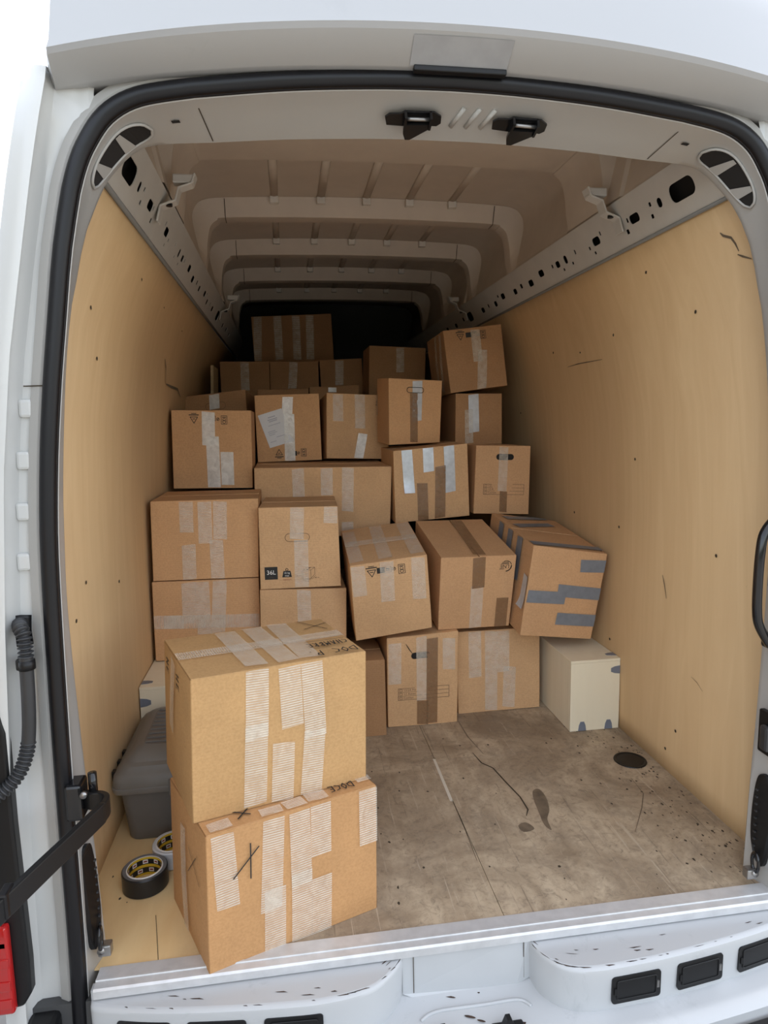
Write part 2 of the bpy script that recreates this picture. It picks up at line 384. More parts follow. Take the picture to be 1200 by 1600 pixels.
BOX = {
 'P': [[-0.582, 0.0293, 0.3262], [-0.1845, 0.151, 0.3262], [-0.1777, 0.1531, 0.6474], [-0.5697, 0.0331, 0.6523], [-0.6859, 0.3153, 0.3262], [-0.2884, 0.4369, 0.3262], [-0.271, 0.4393, 0.6474], [-0.6736, 0.319, 0.6523]],
 'Q': [[-0.5578, -0.023, 0.001], [-0.1689, 0.1162, 0.001], [-0.1642, 0.1179, 0.3233], [-0.5492, -0.0199, 0.3231], [-0.6742, 0.2366, 0.001], [-0.2852, 0.3758, 0.001], [-0.2805, 0.3775, 0.3233], [-0.6656, 0.2397, 0.3231]],
 'N': [[-0.3317, 1.0203, 0.0], [-0.0087, 1.0196, 0.0003], [-0.0105, 1.0204, 0.2997], [-0.3326, 1.0211, 0.3018], [-0.3301, 1.2703, -0.0007], [-0.0071, 1.2696, -0.0004], [-0.0089, 1.2704, 0.299], [-0.331, 1.2711, 0.3011]],
 'A': [[0.0051, 1.0773, 0.0029], [0.2857, 1.0828, -0.0027], [0.2895, 1.0721, 0.3765], [0.0051, 1.067, 0.3661], [-0.0005, 1.3772, 0.0114], [0.28, 1.3826, 0.0058], [0.2839, 1.3719, 0.385], [-0.0006, 1.3668, 0.3746]],
 'B': [[0.3087, 1.1507, -0.0003], [0.6553, 1.1443, 0.0041], [0.6526, 1.1491, 0.3448], [0.3007, 1.1556, 0.344], [0.3143, 1.4507, -0.0044], [0.6608, 1.4442, -0.0], [0.6582, 1.449, 0.3407], [0.3063, 1.4556, 0.3399]],
 '7': [[-0.8717, 1.1612, 0.3063], [-0.4759, 1.1622, 0.302], [-0.4726, 1.1635, 0.6081], [-0.8675, 1.1625, 0.612], [-0.8728, 1.5612, 0.3046], [-0.477, 1.5622, 0.3002], [-0.4736, 1.5635, 0.6063], [-0.8686, 1.5625, 0.6102]],
 '5': [[-0.8602, 1.1543, 0.6192], [-0.4719, 1.1553, 0.6149], [-0.4614, 1.156, 0.9149], [-0.853, 1.1549, 0.9169], [-0.8612, 1.5143, 0.6184], [-0.4729, 1.5153, 0.6142], [-0.4624, 1.516, 0.9141], [-0.854, 1.5149, 0.9161]],
 '6': [[-0.4652, 1.1059, 0.5775], [-0.1626, 1.0942, 0.5779], [-0.1678, 1.0963, 0.8823], [-0.4607, 1.1076, 0.8845], [-0.4511, 1.4709, 0.5753], [-0.1485, 1.4592, 0.5756], [-0.1537, 1.4612, 0.88], [-0.4466, 1.4726, 0.8822]],
 '8': [[-0.4744, 1.11, 0.312], [-0.1478, 1.1099, 0.3039], [-0.1413, 1.1099, 0.5628], [-0.4679, 1.11, 0.5734], [-0.4744, 1.41, 0.312], [-0.1478, 1.4099, 0.3039], [-0.1413, 1.4099, 0.5628], [-0.4679, 1.41, 0.5734]],
 'C': [[-0.1153, 1.0492, 0.3725], [0.1781, 1.0407, 0.4089], [0.1509, 0.9929, 0.7019], [-0.1365, 1.0004, 0.6712], [-0.1118, 1.4504, 0.4383], [0.1816, 1.4419, 0.4747], [0.1543, 1.3941, 0.7677], [-0.1331, 1.4016, 0.737]],
 'D': [[0.2124, 1.0925, 0.3803], [0.507, 1.1074, 0.375], [0.5143, 1.0448, 0.6719], [0.2125, 1.029, 0.6796], [0.1936, 1.4917, 0.465], [0.4883, 1.5067, 0.4598], [0.4956, 1.444, 0.7566], [0.1937, 1.4282, 0.7643]],
 'E': [[0.5182, 1.012, 0.3652], [0.8178, 1.0279, 0.3245], [0.856, 0.9841, 0.6725], [0.5534, 0.9668, 0.7232], [0.5016, 1.4805, 0.4261], [0.8012, 1.4964, 0.3854], [0.8394, 1.4525, 0.7334], [0.5368, 1.4352, 0.784]],
 'F': [[0.1198, 1.5196, 0.7451], [0.4605, 1.5203, 0.7665], [0.4503, 1.519, 1.09], [0.1143, 1.5183, 1.0641], [0.1188, 1.9131, 0.7468], [0.4596, 1.9138, 0.7681], [0.4493, 1.9125, 1.0916], [0.1134, 1.9118, 1.0657]],
 'G': [[0.4789, 1.5208, 0.7745], [0.7385, 1.5192, 0.7618], [0.7463, 1.521, 1.0716], [0.4925, 1.5225, 1.0803], [0.4808, 1.8708, 0.7724], [0.7404, 1.8692, 0.7597], [0.7483, 1.871, 1.0695], [0.4945, 1.8725, 1.0783]],
 '4': [[-0.497, 1.5582, 0.6986], [0.1002, 1.5618, 0.6869], [0.1139, 1.5591, 0.9941], [-0.4909, 1.5555, 1.0037], [-0.4996, 2.0082, 0.7027], [0.0976, 2.0117, 0.691], [0.1113, 2.0091, 0.9982], [-0.4935, 2.0055, 1.0078]],
 '1': [[-0.8431, 1.6201, 0.922], [-0.5035, 1.6199, 0.9137], [-0.496, 1.6211, 1.251], [-0.8341, 1.6213, 1.2591], [-0.843, 1.9401, 0.9209], [-0.5033, 1.9399, 0.9126], [-0.4959, 1.9411, 1.2499], [-0.8339, 1.9413, 1.258]],
 '2': [[-0.4884, 1.9012, 1.0112], [-0.1792, 1.8988, 1.0156], [-0.1837, 1.9016, 1.3343], [-0.4919, 1.9039, 1.3291], [-0.4859, 2.2212, 1.0085], [-0.1768, 2.2188, 1.0128], [-0.1813, 2.2216, 1.3315], [-0.4894, 2.2239, 1.3264]],
 '3': [[-0.1578, 1.8715, 1.0236], [0.1503, 1.8886, 1.0115], [0.1594, 1.9116, 1.3212], [-0.1469, 1.8949, 1.3366], [-0.1763, 2.1901, 1.0004], [0.1318, 2.2072, 0.9883], [0.1409, 2.2302, 1.298], [-0.1654, 2.2135, 1.3134]],
 'H': [[0.1162, 1.6443, 1.0883], [0.3612, 1.6756, 1.0944], [0.3713, 1.6621, 1.3748], [0.1171, 1.6287, 1.3864], [0.0906, 1.8424, 1.0987], [0.3356, 1.8737, 1.1049], [0.3457, 1.8602, 1.3853], [0.0915, 1.8268, 1.3969]],
 'I': [[0.4461, 1.7195, 1.0783], [0.677, 1.7205, 1.0791], [0.676, 1.7212, 1.3157], [0.4495, 1.7202, 1.3184], [0.4446, 2.0495, 1.0774], [0.6756, 2.0505, 1.0781], [0.6745, 2.0512, 1.3148], [0.448, 2.0502, 1.3175]],
 'J': [[0.4253, 1.7186, 1.3216], [0.7033, 1.7214, 1.3553], [0.6729, 1.7295, 1.6369], [0.3913, 1.7268, 1.607], [0.4231, 2.0661, 1.3114], [0.7011, 2.0689, 1.345], [0.6707, 2.077, 1.6267], [0.3891, 2.0744, 1.5967]],
 '1b': [[-0.8281, 2.0677, 1.0514], [-0.5279, 2.0325, 1.0755], [-0.5427, 2.0647, 1.3649], [-0.8473, 2.0999, 1.3355], [-0.791, 2.3638, 1.0204], [-0.4907, 2.3286, 1.0445], [-0.5055, 2.3608, 1.3339], [-0.8101, 2.3959, 1.3045]],
 '2b': [[-0.4939, 2.35, 1.0387], [-0.2174, 2.35, 1.0389], [-0.2176, 2.35, 1.379], [-0.4942, 2.35, 1.3787], [-0.4939, 2.65, 1.0387], [-0.2174, 2.65, 1.0389], [-0.2176, 2.65, 1.379], [-0.4942, 2.65, 1.3787]],
 '3b': [[-0.2057, 2.3501, 1.0403], [0.0688, 2.3499, 1.0459], [0.0618, 2.3499, 1.3968], [-0.2127, 2.3501, 1.3893], [-0.2054, 2.6501, 1.0403], [0.0692, 2.6499, 1.0459], [0.0621, 2.6499, 1.3968], [-0.2124, 2.6501, 1.3893]],
 'K1': [[-0.7238, 2.7499, 1.1457], [-0.4354, 2.7501, 1.1446], [-0.4337, 2.7501, 1.5644], [-0.7222, 2.7499, 1.566], [-0.7239, 3.0499, 1.1457], [-0.4355, 3.0501, 1.1446], [-0.4338, 3.0501, 1.5644], [-0.7223, 3.0499, 1.566]],
 'K2': [[-0.4316, 2.7499, 1.1441], [-0.1409, 2.7501, 1.143], [-0.1392, 2.7501, 1.5628], [-0.4299, 2.7499, 1.5644], [-0.4317, 3.0499, 1.1441], [-0.141, 3.0501, 1.143], [-0.1393, 3.0501, 1.5628], [-0.43, 3.0499, 1.5644]],
 'K3': [[-0.1201, 2.7503, 1.1521], [0.1376, 2.7497, 1.1589], [0.1265, 2.7497, 1.5804], [-0.1312, 2.7503, 1.5703], [-0.1194, 3.0503, 1.1521], [0.1383, 3.0497, 1.1589], [0.1272, 3.0497, 1.5805], [-0.1305, 3.0503, 1.5704]],
 'K': [[0.1221, 2.4493, 1.2014], [0.4477, 2.4507, 1.1897], [0.4628, 2.4507, 1.6078], [0.1374, 2.4493, 1.6227], [0.1209, 2.7493, 1.2015], [0.4465, 2.7507, 1.1897], [0.4615, 2.7507, 1.6079], [0.1361, 2.7493, 1.6227]],
 'L': [[-0.5243, 3.0815, 1.3975], [-0.0121, 3.0785, 1.4166], [-0.03, 3.0785, 1.8976], [-0.5422, 3.0815, 1.8759], [-0.5226, 3.3815, 1.3975], [-0.0103, 3.3785, 1.4167], [-0.0282, 3.3785, 1.8976], [-0.5405, 3.3815, 1.8759]],
}
TAPE = {
 'P': [('f', [[0.354, 1.001], [0.346, 0.506]], 0.052, 'c'), ('f', [[0.345, 0.61], [0.334, 0.02]], 0.052, 'c'), ('f', [[0.534, 0.985], [0.549, 0.543]], 0.052, 'c'), ('f', [[0.663, 0.99], [0.684, 0.433]], 0.052, 'c'), ('f', [[0.678, 0.481], [0.655, 0.003]], 0.052, 'c'), ('f', [[0.495, 0.441], [0.487, 0.001]], 0.052, 'c'), ('t', [[-0.007, 0.489], [0.399, 0.483], [0.99, 0.499]], 0.05, 'c'), ('t', [[0.362, 0.036], [0.352, 0.935]], 0.052, 'c'), ('t', [[0.539, 0.019], [0.522, 0.958]], 0.052, 'c'), ('t', [[0.666, 0.021], [0.682, 0.967]], 0.052, 'c'), ('l', [[0.461, 0.98], [0.404, 0.445]], 0.045, 'c')],
 'Q': [('f', [[0.085, 0.983], [0.11, 0.444]], 0.05, 'c'), ('f', [[0.369, 0.987], [0.344, 0.312]], 0.05, 'c'), ('f', [[0.368, 0.467], [0.364, -0.016]], 0.05, 'c'), ('f', [[0.517, 0.984], [0.523, 0.427]], 0.05, 'c'), ('f', [[0.524, 0.525], [0.521, -0.017]], 0.05, 'c'), ('f', [[0.643, 0.992], [0.641, 0.609]], 0.05, 'c'), ('f', [[0.643, 0.438], [0.638, -0.01]], 0.05, 'c'), ('f', [[0.942, 1.035], [0.944, 0.563]], 0.05, 'c'), ('t', [[0.085, -0.004], [0.086, 0.125]], 0.05, 'c'), ('t', [[0.365, -0.014], [0.373, 0.108]], 0.05, 'c'), ('t', [[0.511, -0.012], [0.502, 0.123]], 0.05, 'c'), ('t', [[0.638, 0.005], [0.642, 0.134]], 0.05, 'c'), ('t', [[0.97, 0.076], [0.971, 0.17]], 0.05, 'c'), ('l', [[0.464, 0.842], [0.482, 0.041]], 0.04, 'c')],
 '7': [('f', [[0.337, 0.981], [0.336, 0.465]], 0.052, 'c'), ('f', [[0.462, 0.982], [0.471, 0.318]], 0.052, 'c'), ('f', [[0.632, 0.991], [0.595, 0.281]], 0.052, 'c'), ('f', [[0.004, 0.496], [0.993, 0.461]], 0.052, 'c'), ('f', [[0.099, 0.495], [0.277, 0.485]], 0.052, 'c')],
 '5': [('f', [[0.326, 0.987], [0.328, 0.603]], 0.05, 'c'), ('f', [[0.497, 0.98], [0.5, 0.46]], 0.05, 'c'), ('f', [[0.641, 0.979], [0.638, 0.505]], 0.05, 'c'), ('f', [[0.342, 0.448], [0.344, 0.003]], 0.05, 'c'), ('f', [[0.6, 0.501], [0.611, 0.002]], 0.05, 'c')],
 '6': [('f', [[0.489, 0.999], [0.469, 0.61]], 0.052, 'c'), ('f', [[0.522, 0.597], [0.513, 0.009]], 0.052, 'c'), ('f', [[0.916, 0.997], [0.901, 0.793]], 0.052, 'c')],
 '8': [('f', [[0.502, 0.989], [0.511, 0.49]], 0.052, 'c')],
 '4': [('f', [[0.31, 0.986], [0.319, 0.454]], 0.052, 'c'), ('f', [[0.518, 0.987], [0.522, 0.602]], 0.052, 'c'), ('f', [[0.674, 0.993], [0.675, 0.359]], 0.052, 'c'), ('f', [[0.676, 0.202], [0.677, -0.0]], 0.052, 'c')],
 '1': [('f', [[0.459, 0.985], [0.456, 0.553]], 0.055, 's2'), ('f', [[0.504, 0.671], [0.514, 0.012]], 0.055, 's2'), ('f', [[0.682, 0.471], [0.685, 0.042]], 0.055, 's2')],
 '2': [('f', [[0.513, 0.966], [0.484, 0.663]], 0.05, 's2'), ('f', [[0.52, 0.717], [0.503, -0.0]], 0.05, 's2')],
 '3': [('f', [[0.176, 0.987], [0.186, 0.577]], 0.05, 'c'), ('f', [[0.528, 0.995], [0.535, 0.47]], 0.05, 'c'), ('f', [[0.885, 1.002], [0.885, 0.69]], 0.05, 'c'), ('f', [[0.58, 0.391], [0.511, 0.002]], 0.045, 's2')],
 '1b': [('f', [[0.494, 0.984], [0.481, 0.731]], 0.05, 's2')],
 '3b': [('f', [[0.46, 0.983], [0.455, 0.91]], 0.045, 's2')],
 'F': [('f', [[0.179, 0.999], [0.199, 0.401]], 0.048, 's'), ('f', [[0.465, 1.002], [0.464, 0.67]], 0.048, 's'), ('f', [[0.746, 0.999], [0.747, 0.359]], 0.048, 's'), ('f', [[0.37, 0.52], [0.371, 0.002]], 0.048, 'b'), ('f', [[0.622, 0.731], [0.596, 0.013]], 0.048, 'b')],
 'G': [('f', [[0.506, 0.982], [0.495, 0.334]], 0.042, 'c'), ('f', [[0.522, 0.334], [0.527, 0.028]], 0.034, 'b')],
 'H': [('f', [[0.532, 0.982], [0.529, 0.359]], 0.046, 's'), ('f', [[0.464, 0.798], [0.482, 0.023]], 0.036, 'b')],
 'I': [('f', [[0.38, 0.988], [0.398, 0.244]], 0.05, 's'), ('f', [[0.281, 0.687], [0.294, 0.031]], 0.04, 'c')],
 'J': [('f', [[0.542, 0.964], [0.533, 0.446]], 0.045, 'c'), ('f', [[0.63, 0.626], [0.544, -0.011]], 0.045, 'c'), ('l', [[0.823, 0.963], [0.656, 0.039]], 0.04, 'c'), ('l', [[0.551, 0.986], [0.464, 0.093]], 0.04, 'c')],
 'K': [('f', [[0.542, 0.99], [0.551, 0.663]], 0.045, 'c')],
 'C': [('f', [[0.099, 0.984], [0.105, 0.594]], 0.052, 'c'), ('f', [[0.472, 0.992], [0.454, 0.468]], 0.052, 'c'), ('f', [[0.876, 0.989], [0.863, 0.432]], 0.052, 'c'), ('t', [[-0.026, 0.549], [0.987, 0.505]], 0.052, 'c'), ('t', [[0.101, 0.049], [0.086, 0.904]], 0.052, 'c'), ('t', [[0.472, 0.047], [0.494, 0.975]], 0.052, 'c'), ('t', [[0.89, 0.051], [0.892, 0.953]], 0.052, 'c')],
 'D': [('f', [[0.498, 0.606], [0.513, 0.006]], 0.05, 'c'), ('f', [[0.502, 0.995], [0.51, 0.577]], 0.05, 'b'), ('f', [[0.862, 0.42], [0.869, -0.01]], 0.05, 'b'), ('t', [[0.516, 0.032], [0.585, 0.968]], 0.05, 'b')],
 'E': [('f', [[0.66, 0.838], [1.029, 0.862]], 0.05, 'g'), ('f', [[0.017, 0.446], [0.528, 0.462]], 0.05, 'g'), ('f', [[0.409, 0.544], [1.027, 0.537]], 0.05, 'g'), ('f', [[0.453, 0.22], [1.0, 0.222]], 0.05, 'g'), ('t', [[-0.023, 0.059], [1.065, 0.113]], 0.045, 'g'), ('t', [[0.118, 0.582], [0.781, 0.777]], 0.045, 'g'), ('t', [[0.109, 0.84], [0.821, 1.0]], 0.045, 'g')],
 'A': [('f', [[0.111, 0.939], [0.104, 0.487]], 0.05, 'c'), ('f', [[0.865, 0.939], [0.87, 0.599]], 0.05, 'c'), ('f', [[0.479, 0.984], [0.485, 0.281]], 0.042, 'c'), ('f', [[0.63, 0.958], [0.627, 0.017]], 0.045, 'b'), ('f', [[0.495, 0.28], [0.495, 0.01]], 0.045, 'b')],
 'B': [('f', [[0.22, 0.995], [0.213, 0.438]], 0.052, 'c'), ('f', [[0.415, 0.989], [0.398, 0.015]], 0.052, 'c'), ('f', [[0.556, 0.986], [0.549, 0.483]], 0.052, 'c'), ('f', [[0.63, 0.544], [0.609, 0.037]], 0.052, 'c')],
 'K1': [('f', [[0.499, 0.991], [0.497, 0.597]], 0.05, 'c')],
 'K2': [('f', [[0.488, 0.994], [0.449, 0.623]], 0.05, 'c')],
 'K3': [('f', [[0.466, 0.984], [0.435, 0.635]], 0.05, 'c')],
 'L': [('f', [[0.081, 0.997], [0.04, 0.419]], 0.05, 'c'), ('f', [[0.322, 0.995], [0.313, 0.426]], 0.05, 'c'), ('f', [[0.553, 0.991], [0.537, 0.415]], 0.05, 'c'), ('f', [[0.727, 0.989], [0.702, 0.407]], 0.05, 'c')],
}
MARK = {
 'm1': [[0.279, 0.889], [0.47, 0.903], [0.657, 0.883]],
 'mC': [[0.273, 0.877], [0.433, 0.891], [0.559, 0.888], [0.66, 0.872]],
 'mJ': [[0.282, 0.882], [0.47, 0.893], [0.671, 0.875]],
 'm2': [[0.337, 0.13], [0.526, 0.113], [0.72, 0.122]],
 'lne3': [[0.874, 0.885]],
 'lneD': [[0.869, 0.864]],
 'paper': [[0.199, 0.206], [0.579, 0.306], [0.406, 0.8], [0.036, 0.7]],
 'tabG': [[0.159, 0.287], [0.888, 0.294], [0.882, 0.446], [0.151, 0.439]],
 'holeG': [[0.531, 0.839]],
 'tabA': [[0.15, 0.298], [0.877, 0.305], [0.872, 0.428], [0.148, 0.429]],
 'holeA': [[0.468, 0.783]],
 'tearA': [[0.263, 0.921], [0.358, 0.805]],
 'holeH': [[0.491, 0.839]],
 'hole6': [[0.477, 0.631]],
 's36': [[0.055, 0.115], [0.221, 0.116], [0.221, 0.276], [0.058, 0.277]],
 'w36': [[0.333, 0.157], [0.337, 0.271]],
 'b36': [[0.53, 0.111], [0.636, 0.117], [0.698, 0.19], [0.701, 0.27], [0.602, 0.269], [0.53, 0.242]],
 'docP': [[0.955, 0.108], [0.798, 0.096], [0.975, 0.295], [0.741, 0.245], [0.749, 0.324], [0.94, 0.355]],
 'xP': [[0.825, 0.971], [0.948, 0.658], [0.81, 0.722], [0.988, 0.835]],
 'xQ': [[0.28, 0.83], [0.136, 0.647], [0.233, 0.87], [0.243, 0.779], [0.231, 0.611]],
 'xQt': [[0.175, 0.208], [0.266, 0.095], [0.19, 0.075], [0.271, 0.185]],
 'docQ': [[0.883, 0.123], [0.756, 0.133]],
 'xQl': [[0.583, 0.731], [0.847, 0.564], [0.772, 0.738], [0.673, 0.598], [0.561, 0.534]],
 'lP': [[0.178, 0.843], [0.587, 0.839]],
}
SPOT = {
 'screwR': [[0.804, 0.402, 1.482], [0.805, 0.88, 1.48], [0.815, 1.169, 1.451], [0.807, 1.419, 1.475], [0.752, 0.581, 1.627], [0.711, 0.865, 1.709], [0.854, 1.946, 1.226], [0.867, 0.818, 1.046], [0.877, 1.33, 0.79], [0.877, 0.937, 0.786], [0.877, 0.364, 0.789], [0.885, 1.0, 0.329], [0.887, 0.542, 0.165], [0.888, 0.598, 0.076]],
 'screwL': [[-0.754, 0.743, 1.622], [-0.761, 1.141, 1.609], [-0.769, 1.598, 1.589], [-0.805, 0.37, 1.479], [-0.829, 0.483, 1.369], [-0.877, 0.406, 0.794], [-0.879, 0.312, 0.719], [-0.879, 0.739, 0.718]],
 'scrR': [[0.743, 0.219, 1.643], [0.748, 0.214, 1.635], [0.753, 0.19, 1.624], [0.761, 0.184, 1.609], [0.768, 0.179, 1.59]],
 'scrR2': [[0.77, 0.186, 1.584], [0.773, 0.171, 1.576], [0.777, 0.144, 1.564]],
 'scrR3': [[0.823, 1.3, 1.405], [0.822, 1.195, 1.409], [0.822, 0.993, 1.407]],
 'scrR4': [[0.88, 0.64, 0.669], [0.88, 0.627, 0.641], [0.881, 0.614, 0.595]],
 'scrR5': [[0.884, 0.465, 0.382], [0.884, 0.435, 0.375], [0.884, 0.406, 0.358]],
 'scrL': [[-0.83, 1.495, 1.363], [-0.831, 1.62, 1.359], [-0.831, 1.792, 1.357], [-0.836, 1.888, 1.327]],
 'scrL2': [[-0.813, 1.4, 1.456], [-0.82, 1.456, 1.424], [-0.83, 1.481, 1.362]],
 'stain1': [[0.398, 0.548], [0.422, 0.555], [0.426, 0.505], [0.41, 0.44], [0.385, 0.394], [0.377, 0.341], [0.366, 0.372], [0.373, 0.43], [0.383, 0.498]],
 'stain2': [[0.28, 0.956], [0.284, 0.854], [0.289, 0.759], [0.268, 0.74], [0.248, 0.812], [0.23, 0.888]],
 'crack1': [[0.276, 0.826], [0.287, 0.75], [0.316, 0.709], [0.33, 0.615], [0.346, 0.523], [0.346, 0.452], [0.329, 0.421]],
 'crack2': [[0.291, 1.082], [0.292, 0.954], [0.312, 0.81]],
 'pale1': [[0.125, 0.807], [0.134, 0.805], [0.131, 0.536], [0.121, 0.538]],
 'line2': [[0.129, 0.544], [0.129, 0.375], [0.124, 0.246]],
 'line3': [[-0.709, 0.183], [-0.677, 0.039]],
 'line4': [[0.747, 0.568], [0.738, 0.472], [0.693, 0.401], [0.61, 0.291]],
 'spill': [[0.289, 0.379], [0.317, 0.39], [0.33, 0.356], [0.294, 0.347]],
 'black3': [[0.762, 0.756], [0.827, 0.716]],
}
# ------------------------------------------------------------------ setting: floor and walls
def ribbon(name, pts, width, mat, parent, nrm, lift=0.0008, taper=True):
    """a thin drawn line lying on a surface: pts are world points, nrm the surface normal"""
    P = [Vector(p) for p in pts]; nrm = Vector(nrm).normalized(); v = []; f = []
    n = len(P)
    for i, p in enumerate(P):
        t = (P[min(i + 1, n - 1)] - P[max(i - 1, 0)]).normalized()
        s = nrm.cross(t).normalized()
        w = width * (0.45 if taper and i in (0, n - 1) else 1) / 2
        v += [p + s * w + nrm * lift, p - s * w + nrm * lift]
    for i in range(n - 1): f.append((2 * i, 2 * i + 1, 2 * i + 3, 2 * i + 2))
    return mesh_obj(name, v, f, mat, parent)
def patch(name, pts, mat, parent, lift):
    P = catmull([(p[0], p[1], lift) for p in pts], 4, True)
    return mesh_obj(name, P, [tuple(range(len(P)))], mat, parent)

YB = 4.0
floor = struct(box('floor', -0.80, 0.80, 0.0, YB, -0.03, -0.004, 'edge'))
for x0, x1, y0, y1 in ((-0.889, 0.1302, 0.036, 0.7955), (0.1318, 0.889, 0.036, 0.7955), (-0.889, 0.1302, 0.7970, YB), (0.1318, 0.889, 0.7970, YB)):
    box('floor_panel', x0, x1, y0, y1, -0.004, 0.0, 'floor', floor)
patch('floor_stain', SPOT['stain1'], 'stain', floor, 0.0006)
patch('floor_stain', SPOT['spill'], 'stain', floor, 0.0006)
for k, w, mm in (('crack1', .005, 'crack'), ('line2', .002, 'crack'), ('line3', .003, 'crack'), ('line4', .003, 'stain'), ('crack2', .004, 'stain')):
    ribbon('floor_scratch', [(p[0], p[1], 0) for p in SPOT[k]], w, mm, floor, (0, 0, 1))
pp = SPOT['pale1']
mesh_obj('pale_scratch', [(p[0], p[1], 0.0007) for p in pp], [(3, 2, 1, 0)], 'pale', floor)
rnd = random.Random(3)
v = []; f = []
for i in range(230):      # crumbs and flecks of dirt, mostly near the walls
    if rnd.random() < 0.55: x, y = 0.87 - abs(rnd.gauss(0, .10)), rnd.uniform(.06, 1.0)
    else: x, y = rnd.uniform(-.86, .86), rnd.uniform(.06, 1.0)
    r = rnd.uniform(.0012, .0042); a0 = rnd.uniform(0, 6)
    b0 = len(v)
    for k in range(5):
        a = a0 + k * 1.2566
        v.append((x + r * math.cos(a) * rnd.uniform(.5, 1.4), y + r * 1.6 * math.sin(a) * rnd.uniform(.5, 1.4), 0.0005))
    f.append(tuple(range(b0, b0 + 5)))
o = mesh_obj('dirt_fleck', v, f, 'crack', floor); o['kind'] = 'stuff'

PROF = [(0, .889), (.3, .885), (.6, .881), (.9, .875), (1.2, .858), (1.45, .815), (1.6, .765), (1.715, .708)]
def prof_x(z):
    for (z0, x0), (z1, x1) in zip(PROF, PROF[1:]):
        if z <= z1: return x0 + (x1 - x0) * (z - z0) / (z1 - z0)
    return PROF[-1][1]
def wall(side, name, label):
    s = side
    zs = [1.715 * i / 24 for i in range(25)]
    ys = [0.088, 1.0, 2.0, 3.0, YB]
    rows = [[(s * prof_x(z), y, z) for z in zs] for y in ys]
    if s > 0: rows = [r for r in rows[::-1]]
    o = loft(name, rows, 'wall', None, True)
    solid(o, 0.009, -1 if o.data.polygons[len(o.data.polygons) // 2].normal.x * s < 0 else 1)
    struct(o, label)
    for p in SPOT['screwR' if s > 0 else 'screwL']:
        n = Vector((-s, 0, -0.05)).normalized(); c = Vector(p) + n * 0.0025
        u = Vector((0, 1, 0)); w = n.cross(u)
        vv = [c + (u * math.cos(a) + w * math.sin(a)) * 0.0055 for a in [k * math.pi / 4 for k in range(8)]] + [c + n * 0.0015]
        mesh_obj('screw', vv, [(k, (k + 1) % 8, 8) for k in range(8)], 'crack', o)
    return o
wl = wall(-1, 'wall_left', 'left cargo wall lined with birch plywood')
wr = wall(1, 'wall_right', 'right cargo wall lined with scuffed birch plywood')
for k, w in (('scrR', .006), ('scrR2', .005), ('scrR3', .004), ('scrR4', .005), ('scrR5', .002)):
    ribbon('wall_scratch', SPOT[k], w, 'stain', wr, (-1, 0, -.12), 0.003)
for k, w in (('scrL', .012), ('scrL2', .010)):
    ribbon('wall_scratch', SPOT[k], w, 'stain', wl, (1, 0, -.05), 0.004)
back = struct(box('wall_back', -0.9, 0.9, YB, YB + .03, -0.03, 2.25, 'dark'), 'dark bulkhead at the far end of the cargo space')

# ------------------------------------------------------------------ side rails under the roof
RA, RB = Vector((.708, 0, 1.712)), Vector((.650, 0, 1.830))
RL = (RB - RA).length; RD = (RB - RA).normalized()
RN = Vector((-RD.z, 0, RD.x)).normalized()      # towards the cargo space (right side)
HOLES = [(.29, .063, .105, .048, .02), (.393, .063, .022, .026, .009), (.435, .072, .012, .012, .003), (.443, .04, .014, .012, .003),
         (.526, .061, .052, .026, .010), (.563, .066, .010, .014, .003), (.581, .036, .016, .014, .003), (.769, .06, .05, .026, .010), (.824, .05, .012, .012, .003),
         (.73, .075, .010, .014, .003), (.80, .028, .012, .010, .003), (.926, .065, .010, .016, .003), (1.012, .059, .026, .03, .010), (1.083, .058, .035, .024, .008),
         (.97, .035, .014, .010, .003), (1.05, .03, .014, .010, .003), (1.13, .062, .014, .014, .004), (1.244, .061, .05, .026, .010), (1.37, .048, .05, .026, .010), (1.474, .057, .025, .02, .006),
         (1.56, .05, .04, .024, .008), (1.719, .06, .05, .026, .010), (1.844, .046, .04, .026, .010), (1.78, .072, .02, .012, .004), (1.95, .055, .02, .02, .006), (2.05, .05, .05, .026, .010),
         (2.285, .055, .09, .05, .02), (2.42, .06, .03, .022, .007), (2.6, .05, .05, .026, .010), (2.8, .055, .05, .026, .010), (3.0, .05, .05, .026, .010)]
def rail(s, name, label):
    hs = [rrect(y, t, w, h, r) for y, t, w, h, r in HOLES]
    def place(x, y, z):
        p = RA + RD * y + RN * (0.004 + z) ; return (s * p.x, x, p.z)
    o = plate(name, [(0.10, -.004), (YB, -.004), (YB, RL), (0.10, RL)], hs, 0.002, place, 'rail')
    struct(o, label)
    # dark hollow behind the punched face
    b0, b1 = RA - RN * .03, RB - RN * .03
    mesh_obj('rail_hollow', [(s * b0.x, .1, b0.z), (s * b0.x, YB, b0.z), (s * b1.x, YB, b1.z), (s * b1.x, .1, b1.z)], [(0, 1, 2, 3)], 'hole', o)
    # rolled lower lip resting on the plywood
    rows = []
    for q in ((.002, -.003), (.008, -.003), (.0095, -.008), (.004, -.012), (-.004, -.011)):
        p = RA + RN * q[0] + RD * q[1]
        rows.append([(s * p.x, .06, p.z), (s * p.x, YB, p.z)])
    lip = loft('rail_lip', rows, 'bin_lid', o); solid(lip, 0.0015, 0)
    return o
rail(-1, 'trim_1', 'punched grey steel rail along the top of the left wall')
rail(1, 'trim_2', 'punched grey steel rail along the top of the right wall')

